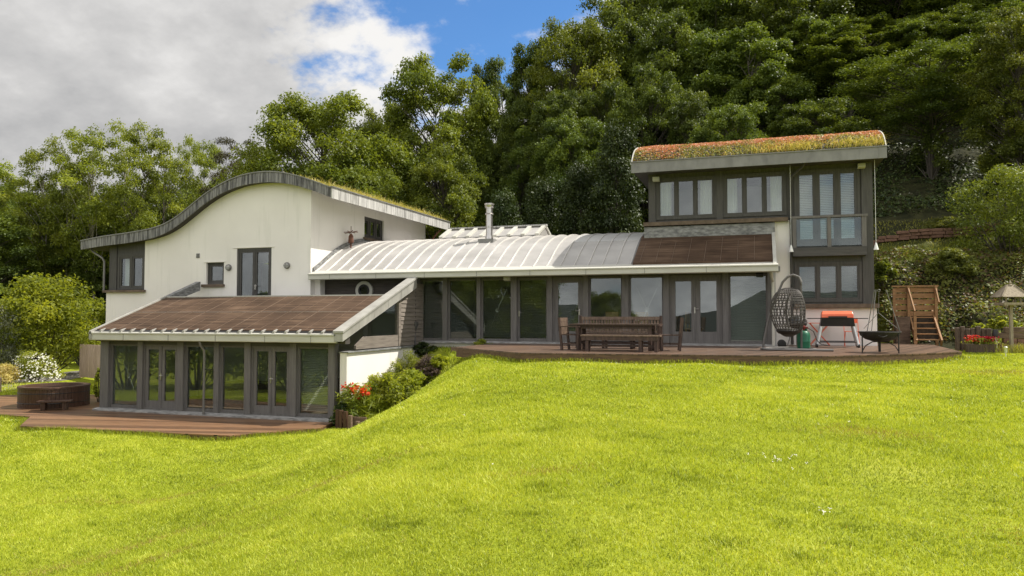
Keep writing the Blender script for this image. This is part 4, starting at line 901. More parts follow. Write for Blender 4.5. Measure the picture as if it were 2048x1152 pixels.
# planted bed along the white wall, one plant each
BED = [
 ('lily', 'red flowering lilies at the lower end of the planted bed', -11.0, 18.95, 1.0, 1.05, 'leaf_herb', 900, .26, .14),
 ('dark_shrub', 'small dark green shrub against the foot of the white wall', -11.25, 18.75, .62, .62, 'leaf_ever', 900, .08, .5),
 ('leafy_shrub', 'grey green leafy shrub against the white wall above the lilies', -10.95, 20.2, 1.35, 1.25, 'leaf_herb', 2600, .10, .45),
 ('spiky_plant', 'yellow green spiky plant right of the red lilies', -10.62, 19.25, .9, .8, 'leaf_lime', 800, .34, .07),
 ('light_shrub', 'lush light green shrub in the lower middle of the bed', -10.32, 19.9, 1.15, 1.15, 'leaf_bush', 2400, .10, .5),
 ('hazy_shrub', 'loose grey green shrub in the middle of the bed by the wall', -10.75, 21.4, 1.3, 1.2, 'leaf_herb', 2400, .09, .3),
 ('lime_shrub', 'lime green mound in the centre of the bed', -10.1, 21.0, 1.3, .85, 'leaf_lime', 2200, .10, .35),
 ('rosemary_bush', 'upright dark rosemary bush at the upper end of the bed', -10.75, 22.0, 1.2, 1.05, 'leaf_bush', 3400, .13, .12),
 ('herb_mound', 'low mixed herb mound along the lawn edge of the bed', -9.9, 20.45, .9, .5, 'leaf_herb', 1300, .08, .45),
 ('dry_plant', 'brown dry stemmed plant at the upper right of the bed', -10.05, 21.75, .65, .65, 'dead', 700, .28, .07),
 ('purple_shrub', 'low dark brown leaved plant on the lawn side of the bed', -9.72, 21.35, .85, .42, 'dead', 900, .07, .5),
 ('pale_plant', 'pale green small leaved plant at the right end of the bed', -9.55, 21.6, .7, .42, 'leaf_lime', 1000, .08, .5),
 ('corner_bush', 'dark green bush under the downpipe at the top of the bed', -10.95, 23.5, .8, .42, 'leaf_ever', 1400, .09, .4),
 ('trailing_shrub', 'green low shrub at the left end of the upper deck', -8.8, 23.4, .7, .36, 'leaf_herb', 1100, .09, .4)]
for j, (nm, lb, u, v, w, h, m, n, lf, asp) in enumerate(BED):
    o = shrub(nm, lb, 'plant', 0, FPX, w*1.08, h*1.02, m, int(n*1.4), lf, 60+j, asp=asp, ncl=16, dep=1, loc=(u, v), zb=T(u, v)-.03, up=.9 if asp < .2 else .5, flat=1.3 if asp < .2 else .9)
    if nm == 'lily':
        g = np.random.default_rng(90); n = 70; P = np.stack([g.normal(-.05, .26, n), g.normal(-.1, .25, n), g.uniform(.85, 1.2, n)], 1); c = np.repeat(P[:14], 14, 0)+g.normal(0, .045, (196, 3))
        V, F = leaves(c, g.normal(size=(196, 3))+np.array([0, -.6, .6]), .10, .06, g); npmesh('blossom', V, F, M['petal_red'], o, np.repeat(g.uniform(0, 1, 196), 4))
edge = thing('bed_edging', 'row of short dark timber posts and boards holding the lower end of the planted bed', 'edging', (-10.9, 18.5, T(-10.9, 18.5)))
eo = tuple(edge.location)
for k, (u, v, h) in enumerate(((-11.22, 18.42, .72), (-11.08, 18.36, .70), (-10.92, 18.33, .66), (-10.76, 18.3, .52), (-10.55, 18.34, .30), (-10.36, 18.38, .26))):
    mb = MB(eo); z = T(u, v); mb.box(u-.05, u+.05, v-.05, v+.05, z-.2, z+h*.72); mb.build('post', M['sleeper' if k > 2 else 'tub'], edge, bevel=.008)
mb = MB(eo); mb.box(-11.2, -10.35, 18.44, 18.48, T(-10.8, 18.4)-.1, T(-10.8, 18.4)+.32); mb.build('board', M['sleeper'], edge)
slp = thing('timber_sleeper', 'short timber sleeper lying at the upper right end of the planted bed', 'sleeper', (-9.0, 22.6, T(-9.0, 22.6)), R(8))
mb = MB(); mb.box(-.55, .55, -.08, .08, -.05, .17); mb.build('beam', M['sleeper'], slp, bevel=.015)

# ground cover on the bank right of the tower, and shrubs in it
g = np.random.default_rng(44); n = 42000; u = g.uniform(3.8, 22, n); v = g.uniform(26.2, 33.2, n)
sel = ((v > 28.6) | (u > 7.2)) & ((v > 25.9) | (u > 30)); u, v = u[sel], v[sel]; n = len(u)
hmp = np.maximum(0, np.sin(u*2.3+v)*np.sin(v*2.9-u)+.25)
P = np.stack([u, v, terr(u, v)+g.uniform(0, .20, n)*(.4+hmp)+hmp*.10], 1)
V, F = leaves(P, g.normal(size=(n, 3))*.6+np.array([0, -.5, .9]), g.uniform(.07, .18, n), g.uniform(.04, .10, n), g)
tn = np.clip(.30+.35*hmp+g.normal(0, .25, n), 0, 1); kind(npmesh('ground_cover', V, F, M['leaf_bank'], None, np.repeat(np.where(g.random(n) < .16, .03, tn), 4)), 'stuff')
g = np.random.default_rng(45); n = 60000; u = g.uniform(-34, 16, n); v = g.uniform(30, 48, n); w = ((u > 3.6) & (v > 32.6) & (v < 37)) | ((u < -25.5)&(v>40))
u, v = u[w], v[w]; n = len(u)
V, F = blades(np.stack([u, v, terr(u, v)], 1), g.uniform(.05, .15, n), .028, .8, g, .2); kind(npmesh('rough_grass', V, F, M['rough_grass'], None, np.repeat(np.clip(g.normal(.45, .2, n), 0, 1), 5)), 'stuff')
g = np.random.default_rng(46)        # low leaves on the dark floor of the wood
n = 60000; u = g.uniform(-14, 30, n); v = 34.5+np.abs(g.normal(0, 9, n)); sel = ~((u > 3.4) & (v < 37.5)); u, v = u[sel], v[sel]; n = len(u)
P = np.stack([u, v, terr(u, v)+g.uniform(0, .6, n)*(.4+.6*np.sin(u*1.1)*np.sin(v*.9))], 1); V, F = leaves(P, g.normal(size=(n, 3))*.6+np.array([0, -.5, .8]), g.uniform(.10, .22, n), g.uniform(.06, .12, n), g)
kind(npmesh('undergrowth', V, F, M['leaf_ever'], None, np.repeat(g.uniform(0, 1, n), 4)), 'stuff')
shrub('arching_shrub', 'large arching pale green shrub on the bank at the right edge', 'shrub', 2022, 28.5, 190, 3.3, 'leaf_syc', 15000, .13, 51, ncl=60, zb=T(*at(2010, 28.5))-.3, asp=.32, flat=.7)
shrub('bank_shrub', 'bright green shrub on the bank right of the timber stairs', 'shrub', 1905, 27.6, 80, 1.0, 'leaf_bank', 5200, .11, 52, ncl=34)
shrub('bank_shrub', 'dark shrub between the tower wall and the timber stairs', 'shrub', 1766, 28.3, 40, .9, 'leaf_syc', 2600, .13, 54, ncl=22)
shrub('fern_clump', 'dark ferny clump high on the bank left of the arching shrub', 'plant', 1890, 31.2, 80, .6, 'leaf_bank', 2200, .18, 56, asp=.2)
shrub('ivy_growth', 'ivy and low leaves round the trunk of the terrace tree', 'ivy', 1868, 36.6, 75, 2.8, 'leaf_dark', 2600, .16, 57, ncl=26)

# ------------------------------------------------------------------ garden things
def legs(mb, xs, ys, z1, w=.07):
    for x in xs:
        for y in ys: mb.box(x-w/2, x+w/2, y-w/2, y+w/2, 0, z1)
def single(name, fn, mat, parent, **k):
    mb = MB(); fn(mb); return mb.build(name, M[mat], parent, **k)
# long slatted bench
b = thing('garden_bench', 'long dark timber garden bench with slatted back behind the table', 'bench', (-3.85, 21.25, 0))
for x in (-1.16, -.4, .4, 1.16):
    single('leg', lambda m: m.box(x-.035, x+.035, -.27, -.20, 0, .40), 'teak', b, bevel=.005)
    single('leg', lambda m: m.box(x-.035, x+.035, .20, .27, 0, .93 if abs(x) > 1 else .40), 'teak', b, bevel=.005)
single('seat', lambda m: [m.box(-1.16, 1.16, -.28+i*.105, -.185+i*.105, .40, .43) for i in range(5)], 'teak', b)
single('backrest', lambda m: [m.box(-1.13+i*.084, -1.13+i*.084+.05, .215, .24, .50, .82) for i in range(27)]+[m.box(-1.125, 1.125, .20, .26, .81, .90), m.box(-1.125, 1.125, .20, .255, .44, .50)], 'teak_lit', b)
for x in (-1.16, 1.16): single('armrest', lambda m: [m.box(x-.04, x+.04, -.30, .20, .63, .66), m.box(x-.035, x+.035, -.27, -.2, .43, .63)], 'teak', b)
single('stretcher', lambda m: [m.box(-1.12, 1.12, -.02, .03, .15, .20), m.box(-1.125, 1.125, -.26, -.21, .30, .395)], 'teak', b)
t = thing('garden_table', 'long dark timber dining table on the upper deck', 'table', (-3.72, 20.15, 0))
single('tabletop', lambda m: [m.box(-1.2, 1.2, -.43+i*.124, -.43+i*.124+.116, .675, .71) for i in range(7)], 'teak', t)
for x in (-.95, .95):
    for y in (-.30, .30): single('leg', lambda m: m.box(x-.045, x+.045, y-.045, y+.045, 0, .62), 'teak', t)
single('apron', lambda m: [m.box(-1.0, 1.0, -.33, -.29, .58, .675), m.box(-1.0, 1.0, .29, .33, .58, .675), m.box(-1.0, -.95, -.29, .29, .58, .675), m.box(.95, 1.0, -.29, .29, .58, .675), m.box(-.9, .9, -.03, .03, .16, .22)], 'teak', t)
f = thing('backless_bench', 'backless dark timber bench in front of the dining table', 'bench', (-3.45, 19.33, 0))
single('seat', lambda m: [m.box(-1.03, 1.03, -.18+i*.125, -.18+i*.125+.115, .395, .43) for i in range(3)], 'teak_lit', f)
for x in (-.86, .0, .52, .92):
    if x: single('leg', lambda m: [m.box(x-.04, x+.04, -.15, -.07, 0, .395), m.box(x-.04, x+.04, .07, .15, 0, .395)], 'teak', f)
single('apron', lambda m: [m.box(-1.0, 1.0, -.165, -.135, .29, .394), m.box(-.9, .9, -.02, .02, .12, .18)], 'teak', f)
def armchair(loc, rz, label, arms):
    c = thing('garden_chair', label, 'chair', loc, rz)
    for x in (-.26, .26):
        single('leg', lambda m: m.box(x-.03, x+.03, -.27, -.21, 0, .62 if arms else .40), 'teak', c)
        single('leg', lambda m: m.bar((x, .22, 0), (x, .30, .88), .06, .055, (0, 1, 0)), 'teak', c)
    single('seat', lambda m: [m.box(-.29, .29, -.28+i*.10, -.19+i*.10, .40, .43) for i in range(5)], 'teak', c)
    single('backrest', lambda m: [m.bar((-.21+i*.084, .245, .46), (-.21+i*.084, .285, .80), .05, .02, (0, 1, 0)) for i in range(6)]+[m.cbox((0, .29, .83), (.5, .035, .09)), m.cbox((0, .245, .46), (.5, .035, .06))], 'teak_lit', c)
    if arms:
        for x in (-.27, .27): single('armrest', lambda m: m.box(x-.035, x+.035, -.31, .26, .62, .65), 'teak', c)
    single('stretcher', lambda m: [m.box(-.26, -.23, -.22, .22, .16, .20), m.box(.23, .26, -.22, .22, .16, .20), m.box(-.23, .23, -.02, .02, .16, .2)], 'teak', c)
armchair((-4.88, 20.0, 0), R(82), 'dark timber garden armchair at the left end of the dining table', True)
armchair((-2.28, 20.25, 0), R(-80), 'dark timber garden chair at the right end of the dining table', False)
# hanging egg chair
eo = (.62, 21.55, 0)
e = thing('egg_chair', 'grey woven hanging egg chair on a curved metal stand by the tower downpipe', 'egg chair', eo)
mb = MB(); mb.tube([(-.55, -.35, .04), (-.62, -.1, .035), (-.35, .55, .035), (.1, .75, .035)], .032, 8); mb.tube([(-.55, -.35, .04), (-.4, -.46, .035), (.6, -.5, .035), (1.15, -.5, .035)], .032, 8); mb.tube([(.1, .75, .035), (.6, .5, .035), (.75, -.1, .035), (.62, -.5, .035)], .03, 8)
mb.build('base', M['pipe'], e, True)
mb = MB(); mb.tube([(-.58, .1, .05), (-.48, .1, .6), (-.33, .1, 1.15), (-.15, .08, 1.6), (-.05, .06, 1.84), (.08, .04, 1.98), (.22, .03, 2.03), (.36, .01, 1.97), (.42, 0, 1.82), (.42, 0, .95)][:9], [.032]*9, 8); mb.tube([(.42, .3, .05), (.42, .28, 1.75), (.40, .12, 1.93), (.36, .01, 1.97)], .03, 8); mb.build('pole', M['timber_grey'], e, True)
mb = MB(); mb.tube([(.2, .0, 2.0), (.2, .0, 1.70)], .012, 6); mb.tube([(.2, 0, 1.85), (.22, 0, 1.8), (.18, 0, 1.75), (.2, 0, 1.7)], .02, 6); mb.build('chain', M['black'], e)
def egg(th, ph):                    # th from the top, ph round; opening towards the right rear
    rz = .66; k = 1+.10*math.cos(th); return (.08+.46*math.sin(th)*math.cos(ph)*k, .0+.42*math.sin(th)*math.sin(ph)*k, 1.02+rz*math.cos(th))
mb = MB(); op = R(38)
def cut(p): return (p[0]-.08)*math.cos(op)+(p[1])*math.sin(op) > .235
for fam in (1, -1):
    for k in range(28):
        pts = []
        for i in range(40):
            th = .12+i/39*(math.pi-.24); p = egg(th, k*2*math.pi/28+fam*.9*(i/39))
            if cut(p):
                if len(pts) > 2: mb.tube(pts, .0085, 4, False)
                pts = []
            else: pts.append(p)
        if len(pts) > 2: mb.tube(pts, .0085, 4, False)
for i in range(23):
    th = .2+i/22*(math.pi-.4); pts = []
    for k in range(49):
        p = egg(th, op+k/48*2*math.pi)
        if cut(p):
            if len(pts) > 2: mb.tube(pts, .009, 4, False)
            pts = []
        else: pts.append(p)
    if len(pts) > 2: mb.tube(pts, .009, 4, False)
mb.build('basket', M['rattan'], e)
mb = MB(); rim = []
for k in range(61):
    a = 2*math.pi*k/60; 
    q = .235; uy = .36*math.cos(a); uz = .585*math.sin(a)
    rim.append((.08+q*math.cos(op)-uy*math.sin(op), q*math.sin(op)+uy*math.cos(op), 1.02+uz+.02))
mb.tube(rim, .028, 7, False); mb.build('rim', M['rattan'], e, True)
mb = MB(); mb.lathe((.06, 0, .47), [(.05, -.06), (.24, -.02), (.30, .05), (.26, .11), (.05, .13)], 18); mb.build('cushion', M['iron'], e, True)
# gas bottle
gb = thing('gas_bottle', 'green gas bottle with dark red regulator standing on the deck', 'gas bottle', (1.1, 22.0, 0))
mb = MB(); mb.lathe((0, 0, 0), [(.13, .0), (.135, .03), (.165, .05), (.17, .09), (.17, .20), (.174, .21), (.174, .23), (.17, .24), (.17, .40), (.155, .46), (.11, .51), (.06, .53)], 28); mb.build('body', M['green_paint'], gb, True)
mb = MB(); 
for k in range(12):
    a = R(-50+k*25); a2 = R(-50+(k+1)*25)
    if k < 11: mb.add([(.10*math.cos(a), .10*math.sin(a), .48), (.10*math.cos(a2), .10*math.sin(a2), .48), (.10*math.cos(a2), .10*math.sin(a2), .60), (.10*math.cos(a), .10*math.sin(a), .60)], [(0, 1, 2, 3)])
mb.build('collar', M['green_paint'], gb)
mb = MB(); mb.lathe((0, 0, .53), [(.03, 0), (.03, .06), (.055, .07), (.06, .11), (.02, .13)], 12); mb.cbox((.06, -.04, .60), (.1, .05, .05)); mb.build('regulator', M['red_plastic'], gb, True)
mb = MB(); mb.tube([(.1, -.04, .6), (.25, -.05, .5), (.34, 0, .25), (.45, .15, .15), (.7, .6, .1)], .012, 6); mb.build('hose', M['black'], gb)
# orange gas barbecue
bq = thing('gas_barbecue', 'orange lidded gas barbecue on slanted aluminium legs by the white wall', 'barbecue', (2.12, 24.0, 0), R(0))
mb = MB(); 
def hull(m, z0, z1, w0, w1, d0, d1, y=0): m.add([(-w0/2, y-d0/2, z0), (w0/2, y-d0/2, z0), (w0/2, y+d0/2, z0), (-w0/2, y+d0/2, z0), (-w1/2, y-d1/2, z1), (w1/2, y-d1/2, z1), (w1/2, y+d1/2, z1), (-w1/2, y+d1/2, z1)], [(0, 3, 2, 1), (4, 5, 6, 7), (0, 1, 5, 4), (1, 2, 6, 5), (2, 3, 7, 6), (3, 0, 4, 7)])
hull(mb, .87, .97, .86, .85, .52, .50); hull(mb, .97, 1.05, .85, .80, .50, .36); hull(mb, 1.05, 1.065, .80, .74, .36, .26); mb.build('lid', M['orange'], bq, bevel=.012)
mb = MB(); hull(mb, .62, .87, .94, .86, .46, .52); mb.build('body', M['black'], bq, bevel=.01)
mb = MB(); mb.bar((-.25, -.29, .89), (.25, -.29, .89), .035, .05); mb.cbox((-.24, -.265, .89), (.03, .07, .03)); mb.cbox((.24, -.265, .89), (.03, .07, .03)); mb.build('handle', M['black'], bq)
for s in (-1, 1):
    mb = MB(); mb.box(*sorted((s*.43, s*.82)), -.22, .22, .835, .86); mb.build('side_shelf', M['black'], bq, bevel=.006)
    for y in (-.16, .16):
        mb = MB(); mb.tube([(s*.43, y, .64), (s*.55, y*1.3, .06)], [.048, .040], 10); mb.build('leg', M['alu'], bq, True)
        mb = MB(); mb.lathe((s*.56, y*1.3, .055), [(.02, -.025), (.055, -.025), (.055, .025), (.02, .025)], 14, 'X'); mb.build('castor', M['black'], bq, True)
mb = MB(); mb.bar((-.55, .2, .17), (.55, .2, .17), .05, .03); mb.bar((-.55, -.2, .15), (.55, -.2, .15), .02, .02); mb.build('lower_rail', M['black'], bq)
# kettle barbecue half hidden behind the egg chair
kb = thing('kettle_barbecue', 'black kettle barbecue on wheels half hidden behind the egg chair', 'barbecue', (.98, 23.1, 0))
mb = MB(); mb.lathe((0, 0, .70), [(.05, -.2), (.18, -.15), (.27, -.03), (.28, .02)], 22); mb.build('bowl', M['black'], kb, True)
mb = MB(); mb.lathe((0, 0, .73), [(.285, 0), (.27, .07), (.2, .15), (.08, .19), (.01, .195)], 22); mb.build('lid', M['black'], kb, True)
for a in (90, 210, 330): mb = MB(); mb.tube([(.14*math.cos(R(a)), .14*math.sin(R(a)), .55), (.33*math.cos(R(a)), .33*math.sin(R(a)), .03)], .014, 6); mb.build('leg', M['pipe'], kb)
for s in (-1, 1): mb = MB(); mb.lathe((-.42+s*.0, -.15+.2*s, .12), [(.03, -.02), (.10, -.025), (.12, -.015), (.12, .015), (.10, .025), (.03, .02)], 18, 'Y'); mb.build('wheel', M['black'], kb, True)
# thin orange folding table and chair against the wall
ft = thing('folding_table', 'thin orange metal folding table behind the barbecue legs', 'table', (1.72, 25.1, 0))
mb = MB(); mb.box(-.33, .33, -.28, .28, .69, .71); mb.build('tabletop', M['orange'], ft, bevel=.005)
for s in (-1, 1):
    mb = MB(); mb.tube([(-.28, s*.2, .02), (.28, s*.2, .69)], .011, 6); mb.tube([(.28, s*.22, .02), (-.28, s*.22, .69)], .011, 6); mb.build('leg', M['orange'], ft)
fc = thing('folding_chair', 'thin orange metal folding chair right of the barbecue', 'chair', (2.62, 25.1, 0))
mb = MB(); mb.box(-.19, .19, -.2, .2, .44, .455); mb.build('seat', M['orange'], fc)
mb = MB(); mb.box(-.19, .19, .19, .205, .70, .84); mb.build('backrest', M['orange'], fc)
for s in (-1, 1):
    mb = MB(); mb.tube([(s*.2, .2, .84), (s*.2, .0, .45), (s*.2, -.22, .0)], .010, 6); mb.tube([(s*.18, -.18, .45), (s*.18, .24, .0)], .010, 6); mb.build('leg', M['orange'], fc)
# fire pit with tripod
fp = thing('fire_pit', 'black iron fire bowl on curved legs with a cooking tripod at the deck edge', 'fire pit', (2.83, 20.85, 0))
mb = MB(); mb.lathe((0, 0, 0), [(.02, .27), (.18, .285), (.34, .34), (.45, .43), (.485, .52), (.475, .52), (.42, .43), (.2, .31), (.02, .30)], 32); mb.ring((0, 0, .52), .485, .014, 'Z', 32, 6); mb.build('bowl', M['iron'], fp, True)
for k in range(3):
    a = R(-155+k*120); ca, sa = math.cos(a), math.sin(a)
    mb = MB(); mb.tube([(.47*ca, .47*sa, .50), (.47*ca, .47*sa, .0)], .016, 6); mb.build('leg', M['iron'], fp)
    mb = MB(); mb.tube([(.46*ca, .46*sa, .06), (.38*ca, .38*sa, .18), (.2*ca, .2*sa, .27), (0, 0, .28)], .013, 6); mb.build('curved_brace', M['iron'], fp)
mb = MB(); mb.tube([(0, 0, .28), (0.0, 0, .02)], .022, 6); mb.build('centre_foot', M['iron'], fp)
mb = MB(); mb.tube([(-.1, -.50, .44), (0, -.53, .40), (.1, -.50, .44)], .012, 6); mb.build('handle', M['iron'], fp)
for (x, y) in ((-.25, .30), (.48, .1), (-.22, -.25)):
    mb = MB(); mb.tube([(x, y, .52), (x*.35-.0, y*.35, 1.58)], .010, 6); mb.build('tripod_rod', M['pipe'], fp)
mb = MB(); mb.ring((-.0, 0, 1.56), .03, .008, 'Y', 10, 5); mb.tube([(0, 0, 1.53), (-.02, 0, 1.0)], .004, 5); mb.tube([(-.02, 0, 1.0), (-.35, .1, .6)], .007, 5); mb.tube([(-.02, 0, 1.0), (.45, .1, .58)], .007, 5); mb.build('chain', M['pipe'], fp)
# timber stairs up the bank
so = (5.12, 27.6, 0)
st = thing('timber_stairs', 'brown timber stairs with a boarded landing screen going up the bank', 'stairs', so); st.scale = (.84, 1, 1)
for k in range(5):
    mb = MB(); z = .17+k*.18; y = -.35+k*.24; mb.box(-.38, .42, y, y+.27, z-.035, z); mb.build('step', M['stair'], st)
    mb = MB(); mb.box(-.38, .42, y+.25, y+.268, z, z+.145); mb.build('riser', M['soil'], st)
for x in (-.42, .44): mb = MB(); mb.bar((x, -.42, .05), (x, 1.0, 1.05), .06, .24); mb.build('stringer', M['stair'], st)
for x, y, h in ((-.46, -.40, 1.05), (-.46, .65, 1.95), (.52, .65, 1.95), (-.98, .65, 1.85)): mb = MB(); mb.box(x-.05, x+.05, y-.05, y+.05, -.1, h); mb.build('post', M['stair'], st)
for p_ in (((-.46, -.42, 1.05), (-.46, .65, 1.85)), ((.52, .2, 1.35), (.52, .65, 1.85))): mb = MB(); mb.bar(p_[0], p_[1], .045, .1); mb.build('handrail', M['stair'], st)
for k in range(5): mb = MB(); mb.box(-.95, .55, .70, .735, .92+k*.20, 1.08+k*.20); mb.build('screen_board', M['stair'], st)
mb = MB(); mb.box(-1.05, .62, .62, .80, 1.90, 1.95); mb.build('top_rail', M['stair'], st)
mb = MB(); mb.box(-1.0, -.5, .2, .7, -.1, .9); mb.build('side_boarding', M['sleeper'], st)
# retaining wall, stump, trough, bird table, lamp
rw = thing('retaining_wall', 'low wall of old sleepers above red stones at the right edge of the lawn', 'wall', (9.5, 25.4, -.1))
mb = MB((9.5, 25.4, -.1)); g = np.random.default_rng(70); u = 6.5
while u < 13.5:
    for r_ in range(3):
        w = g.uniform(.3, .55); mb.cbox((u+w/2+.1*r_, 25.42+g.uniform(-.02, .02), .03+r_*.135-.1), (w-.02, .22, .13), Matrix.Rotation(g.uniform(-.03, .03), 3, 'Y'))
    u += w
mb.build('stone_course', M['stone'], rw, bevel=.02)
for k in range(2): mb = MB((9.5, 25.4, -.1)); mb.box(6.45+k*.3, 13.6, 25.3, 25.5, .27+k*.165, .43+k*.165); mb.build('sleeper', M['sleeper'], rw, bevel=.012)
sw_ = thing('sleeper_wall', 'upright dark log palisade holding the bank beside the stairs', 'wall', (5.9, 25.3, -.1))
for k in range(7): mb = MB((5.9, 25.3, -.1)); x = 5.52+k*.135; mb.lathe((x, 25.3+.02*math.sin(k*3), 0), [(.07, -.3), (.07, .56+.04*math.sin(k*2)), (.05, .58+.04*math.sin(k*2))], 9); mb.build('log', M['log'], sw_, True)
pv = thing('vent_pipe', 'short grey pipe standing beside the log palisade', 'pipe', (6.42, 25.0, T(6.42, 25.0)))
mb = MB(); mb.lathe((0, 0, 0), [(.05, -.1), (.05, .48)], 12); mb.build('pipe', M['alu'], pv, True)
mb = MB(); mb.lathe((0, 0, 0), [(.07, .45), (.075, .62), (.05, .68)], 12); mb.build('cap', M['black'], pv, True)
tro = at(1958, 21.6); tz = T(*tro)
tg = thing('flower_trough', 'rough wooden trough filled with red geraniums at the end of the deck', 'planter', (*tro, tz), R(-4)); tg.scale = (.72, .8, 1)
mb = MB(); mb.add([(-.48, -.16, 0), (.48, -.16, 0), (.48, .16, 0), (-.48, .16, 0), (-.54, -.2, .26), (.54, -.2, .26), (.54, .2, .26), (-.54, .2, .26)], [(0, 3, 2, 1), (4, 5, 6, 7), (0, 1, 5, 4), (1, 2, 6, 5), (2, 3, 7, 6), (3, 0, 4, 7)]); mb.build('trough', M['log'], tg, bevel=.02)
gg = np.random.default_rng(71)
def tuft(name, mat, n, cx, sx, z0, z1, sy, leaf, asp, parent, g_=gg):
    P = np.stack([g_.normal(cx, sx, n), g_.normal(0, sy, n), g_.uniform(z0, z1, n)], 1); V, F = leaves(P, g_.normal(size=(n, 3))*.6+np.array([0, -.4, .8]), leaf, leaf*asp, g_); return npmesh(name, V, F, M[mat], parent, np.repeat(g_.uniform(0, 1, n), 4))
tuft('foliage', 'leaf_herb', 520, .08, .27, .24, .42, .11, .09, .7, tg)
tuft('blossom', 'petal_red', 210, -.24, .12, .33, .50, .09, .065, .8, tg); tuft('blossom', 'petal_crim', 230, .26, .14, .33, .47, .09, .065, .8, tg)
for j, (px, d, wpx, lab, ht) in enumerate(((1955, 23.2, 45, 'leafy dark plant behind the flower trough', .75), (2003, 22.6, 55, 'low dark plant between the trough and the bird table post', .45))):
    shrub('border_plant', lab, 'plant', px, d, wpx, ht, 'leaf_herb', 1500, .10, 80+j, ncl=14, dep=1)
bp = at(2021, 21.4); bz = T(*bp)
bt = thing('bird_table', 'weathered wooden bird table with a hipped roof on a post', 'bird table', (*bp, bz), R(12)); bt.scale = (.72, .8, 1)
mb = MB(); mb.box(-.055, .055, -.055, .055, -.2, 1.40); mb.build('post', M['bird'], bt, bevel=.01)
mb = MB(); mb.box(-.42, .42, -.30, .30, 1.38, 1.42); mb.box(-.44, .44, -.32, -.29, 1.40, 1.46); mb.box(-.44, .44, .29, .32, 1.40, 1.46); mb.box(-.44, -.41, -.29, .29, 1.40, 1.46); mb.box(.41, .44, -.29, .29, 1.40, 1.46); mb.build('tray', M['bird'], bt)
for x in (-.27, .27):
    for y in (-.18, .18): mb = MB(); mb.box(x-.025, x+.025, y-.025, y+.025, 1.42, 1.64); mb.build('upright', M['bird'], bt)
mb = MB(); mb.add([(-.52, -.40, 1.62), (.52, -.40, 1.62), (.52, .40, 1.62), (-.52, .40, 1.62), (-.14, -.05, 1.95), (.14, -.05, 1.95), (.14, .05, 1.95), (-.14, .05, 1.95)], [(0, 3, 2, 1), (4, 5, 6, 7), (0, 1, 5, 4), (1, 2, 6, 5), (2, 3, 7, 6), (3, 0, 4, 7)])
for x, y in ((-1, -1), (1, -1), (1, 1), (-1, 1)): mb.bar((x*.53, y*.41, 1.625), (x*.13, y*.05, 1.965), .035, .03)
mb.build('roof', M['bird'], bt)
mb = MB(); mb.lathe((0, 0, 1.94), [(.08, 0), (.08, .03), (.04, .05), (.055, .09), (.02, .13), (.005, .19)], 10); mb.build('finial', M['bird'], bt, True)
gl = at(2009, 19.6); gz = T(*gl)
gd = thing('garden_light', 'small white garden spike light in the grass near the bird table', 'garden light', (*gl, gz))
mb = MB(); mb.lathe((0, 0, 0), [(.012, -.05), (.012, .12), (.035, .13), (.045, .26), (.05, .27), (.02, .29)], 10); mb.build('body', M['alu'], gd, True)
g = np.random.default_rng(72); n = 500; P = np.stack([bp[0]+g.normal(.15, .35, n), bp[1]+g.normal(-.1, .2, n)], 1); P = np.concatenate([P, terr(P[:, 0], P[:, 1])[:, None]], 1)
V, F = blades(P, g.uniform(.12, .42, n), .014, .6, g, .3); tag(npmesh('grass_tuft', V, F, M['rough_grass'], None, np.repeat(g.uniform(.2, .9, n), 5)), 'tuft of long unmown grass round the foot of the bird table', 'grass')
# low red wall on the terrace
lw_ = thing('terrace_wall', 'low crumbling red stone wall across the grass terrace on the bank', 'wall', (6.3, 34.6, T(6.3, 34.6)))
mb = MB((6.3, 34.6, T(6.3, 34.6))); g = np.random.default_rng(73); u = 3.7
while u < 10.2:
    w = g.uniform(.25, .5); vv = 34.4+.10*(u-3.7)
    for r_ in range(3 if u > 5 else 2): mb.cbox((u+w/2+.08*(r_ % 2), vv+g.uniform(-.03, .03)-.02*r_, T(u, vv)+.06+r_*.13), (w-.02, .3, .12), Matrix.Rotation(g.uniform(-.05, .05), 3, 'Y'))
    u += w
mb.build('stone_course', M['stone'], lw_, bevel=.015)
# hot tub, its step, fence and marker post at the left
tb = (-22.75, 19.35, -2.1)
ht = thing('hot_tub', 'round dark cedar hot tub sunk to half height on the lower deck', 'hot tub', tb); ht.scale = (.94, .94, 1.14)
mb = MB(); n = 56; 
for k in range(n):
    a0, a1 = 2*math.pi*k/n, 2*math.pi*(k+.93)/n; r0, r1 = 1.06, 1.12
    mb.add([(r*math.cos(a), r*math.sin(a), z) for z in (0, .56) for r, a in ((r0, a0), (r1, a0), (r1, a1), (r0, a1))], [(0, 3, 2, 1), (4, 5, 6, 7), (0, 1, 5, 4), (1, 2, 6, 5), (2, 3, 7, 6), (3, 0, 4, 7)])
mb.build('cladding', M['tub'], ht)
mb = MB(); mb.lathe((0, 0, 0), [(.90, .50), (.92, .60), (1.14, .60), (1.145, .55), (1.06, .55)], 56, closed=False); mb.build('rim', M['tub'], ht, True)
mb = MB(); mb.lathe((0, 0, 0), [(1.065, .02), (1.065, .5), (.91, .5), (.88, .12), (.02, .10)], 48, closed=False); mb.build('inner_shell', M['soil'], ht, True)
mb = MB()
for z in (.14, .42): mb.ring((0, 0, z), 1.125, .012, 'Z', 56, 5)
mb.build('hoop', M['black'], ht)
to = (-21.62, 18.40, -2.1)
sp_ = thing('tub_step', 'low dark wooden step in front of the hot tub', 'step', to, R(38))
mb = MB(); mb.box(-.48, .48, -.2, .22, .25, .30); mb.build('tread', M['tub'], sp_, bevel=.008)
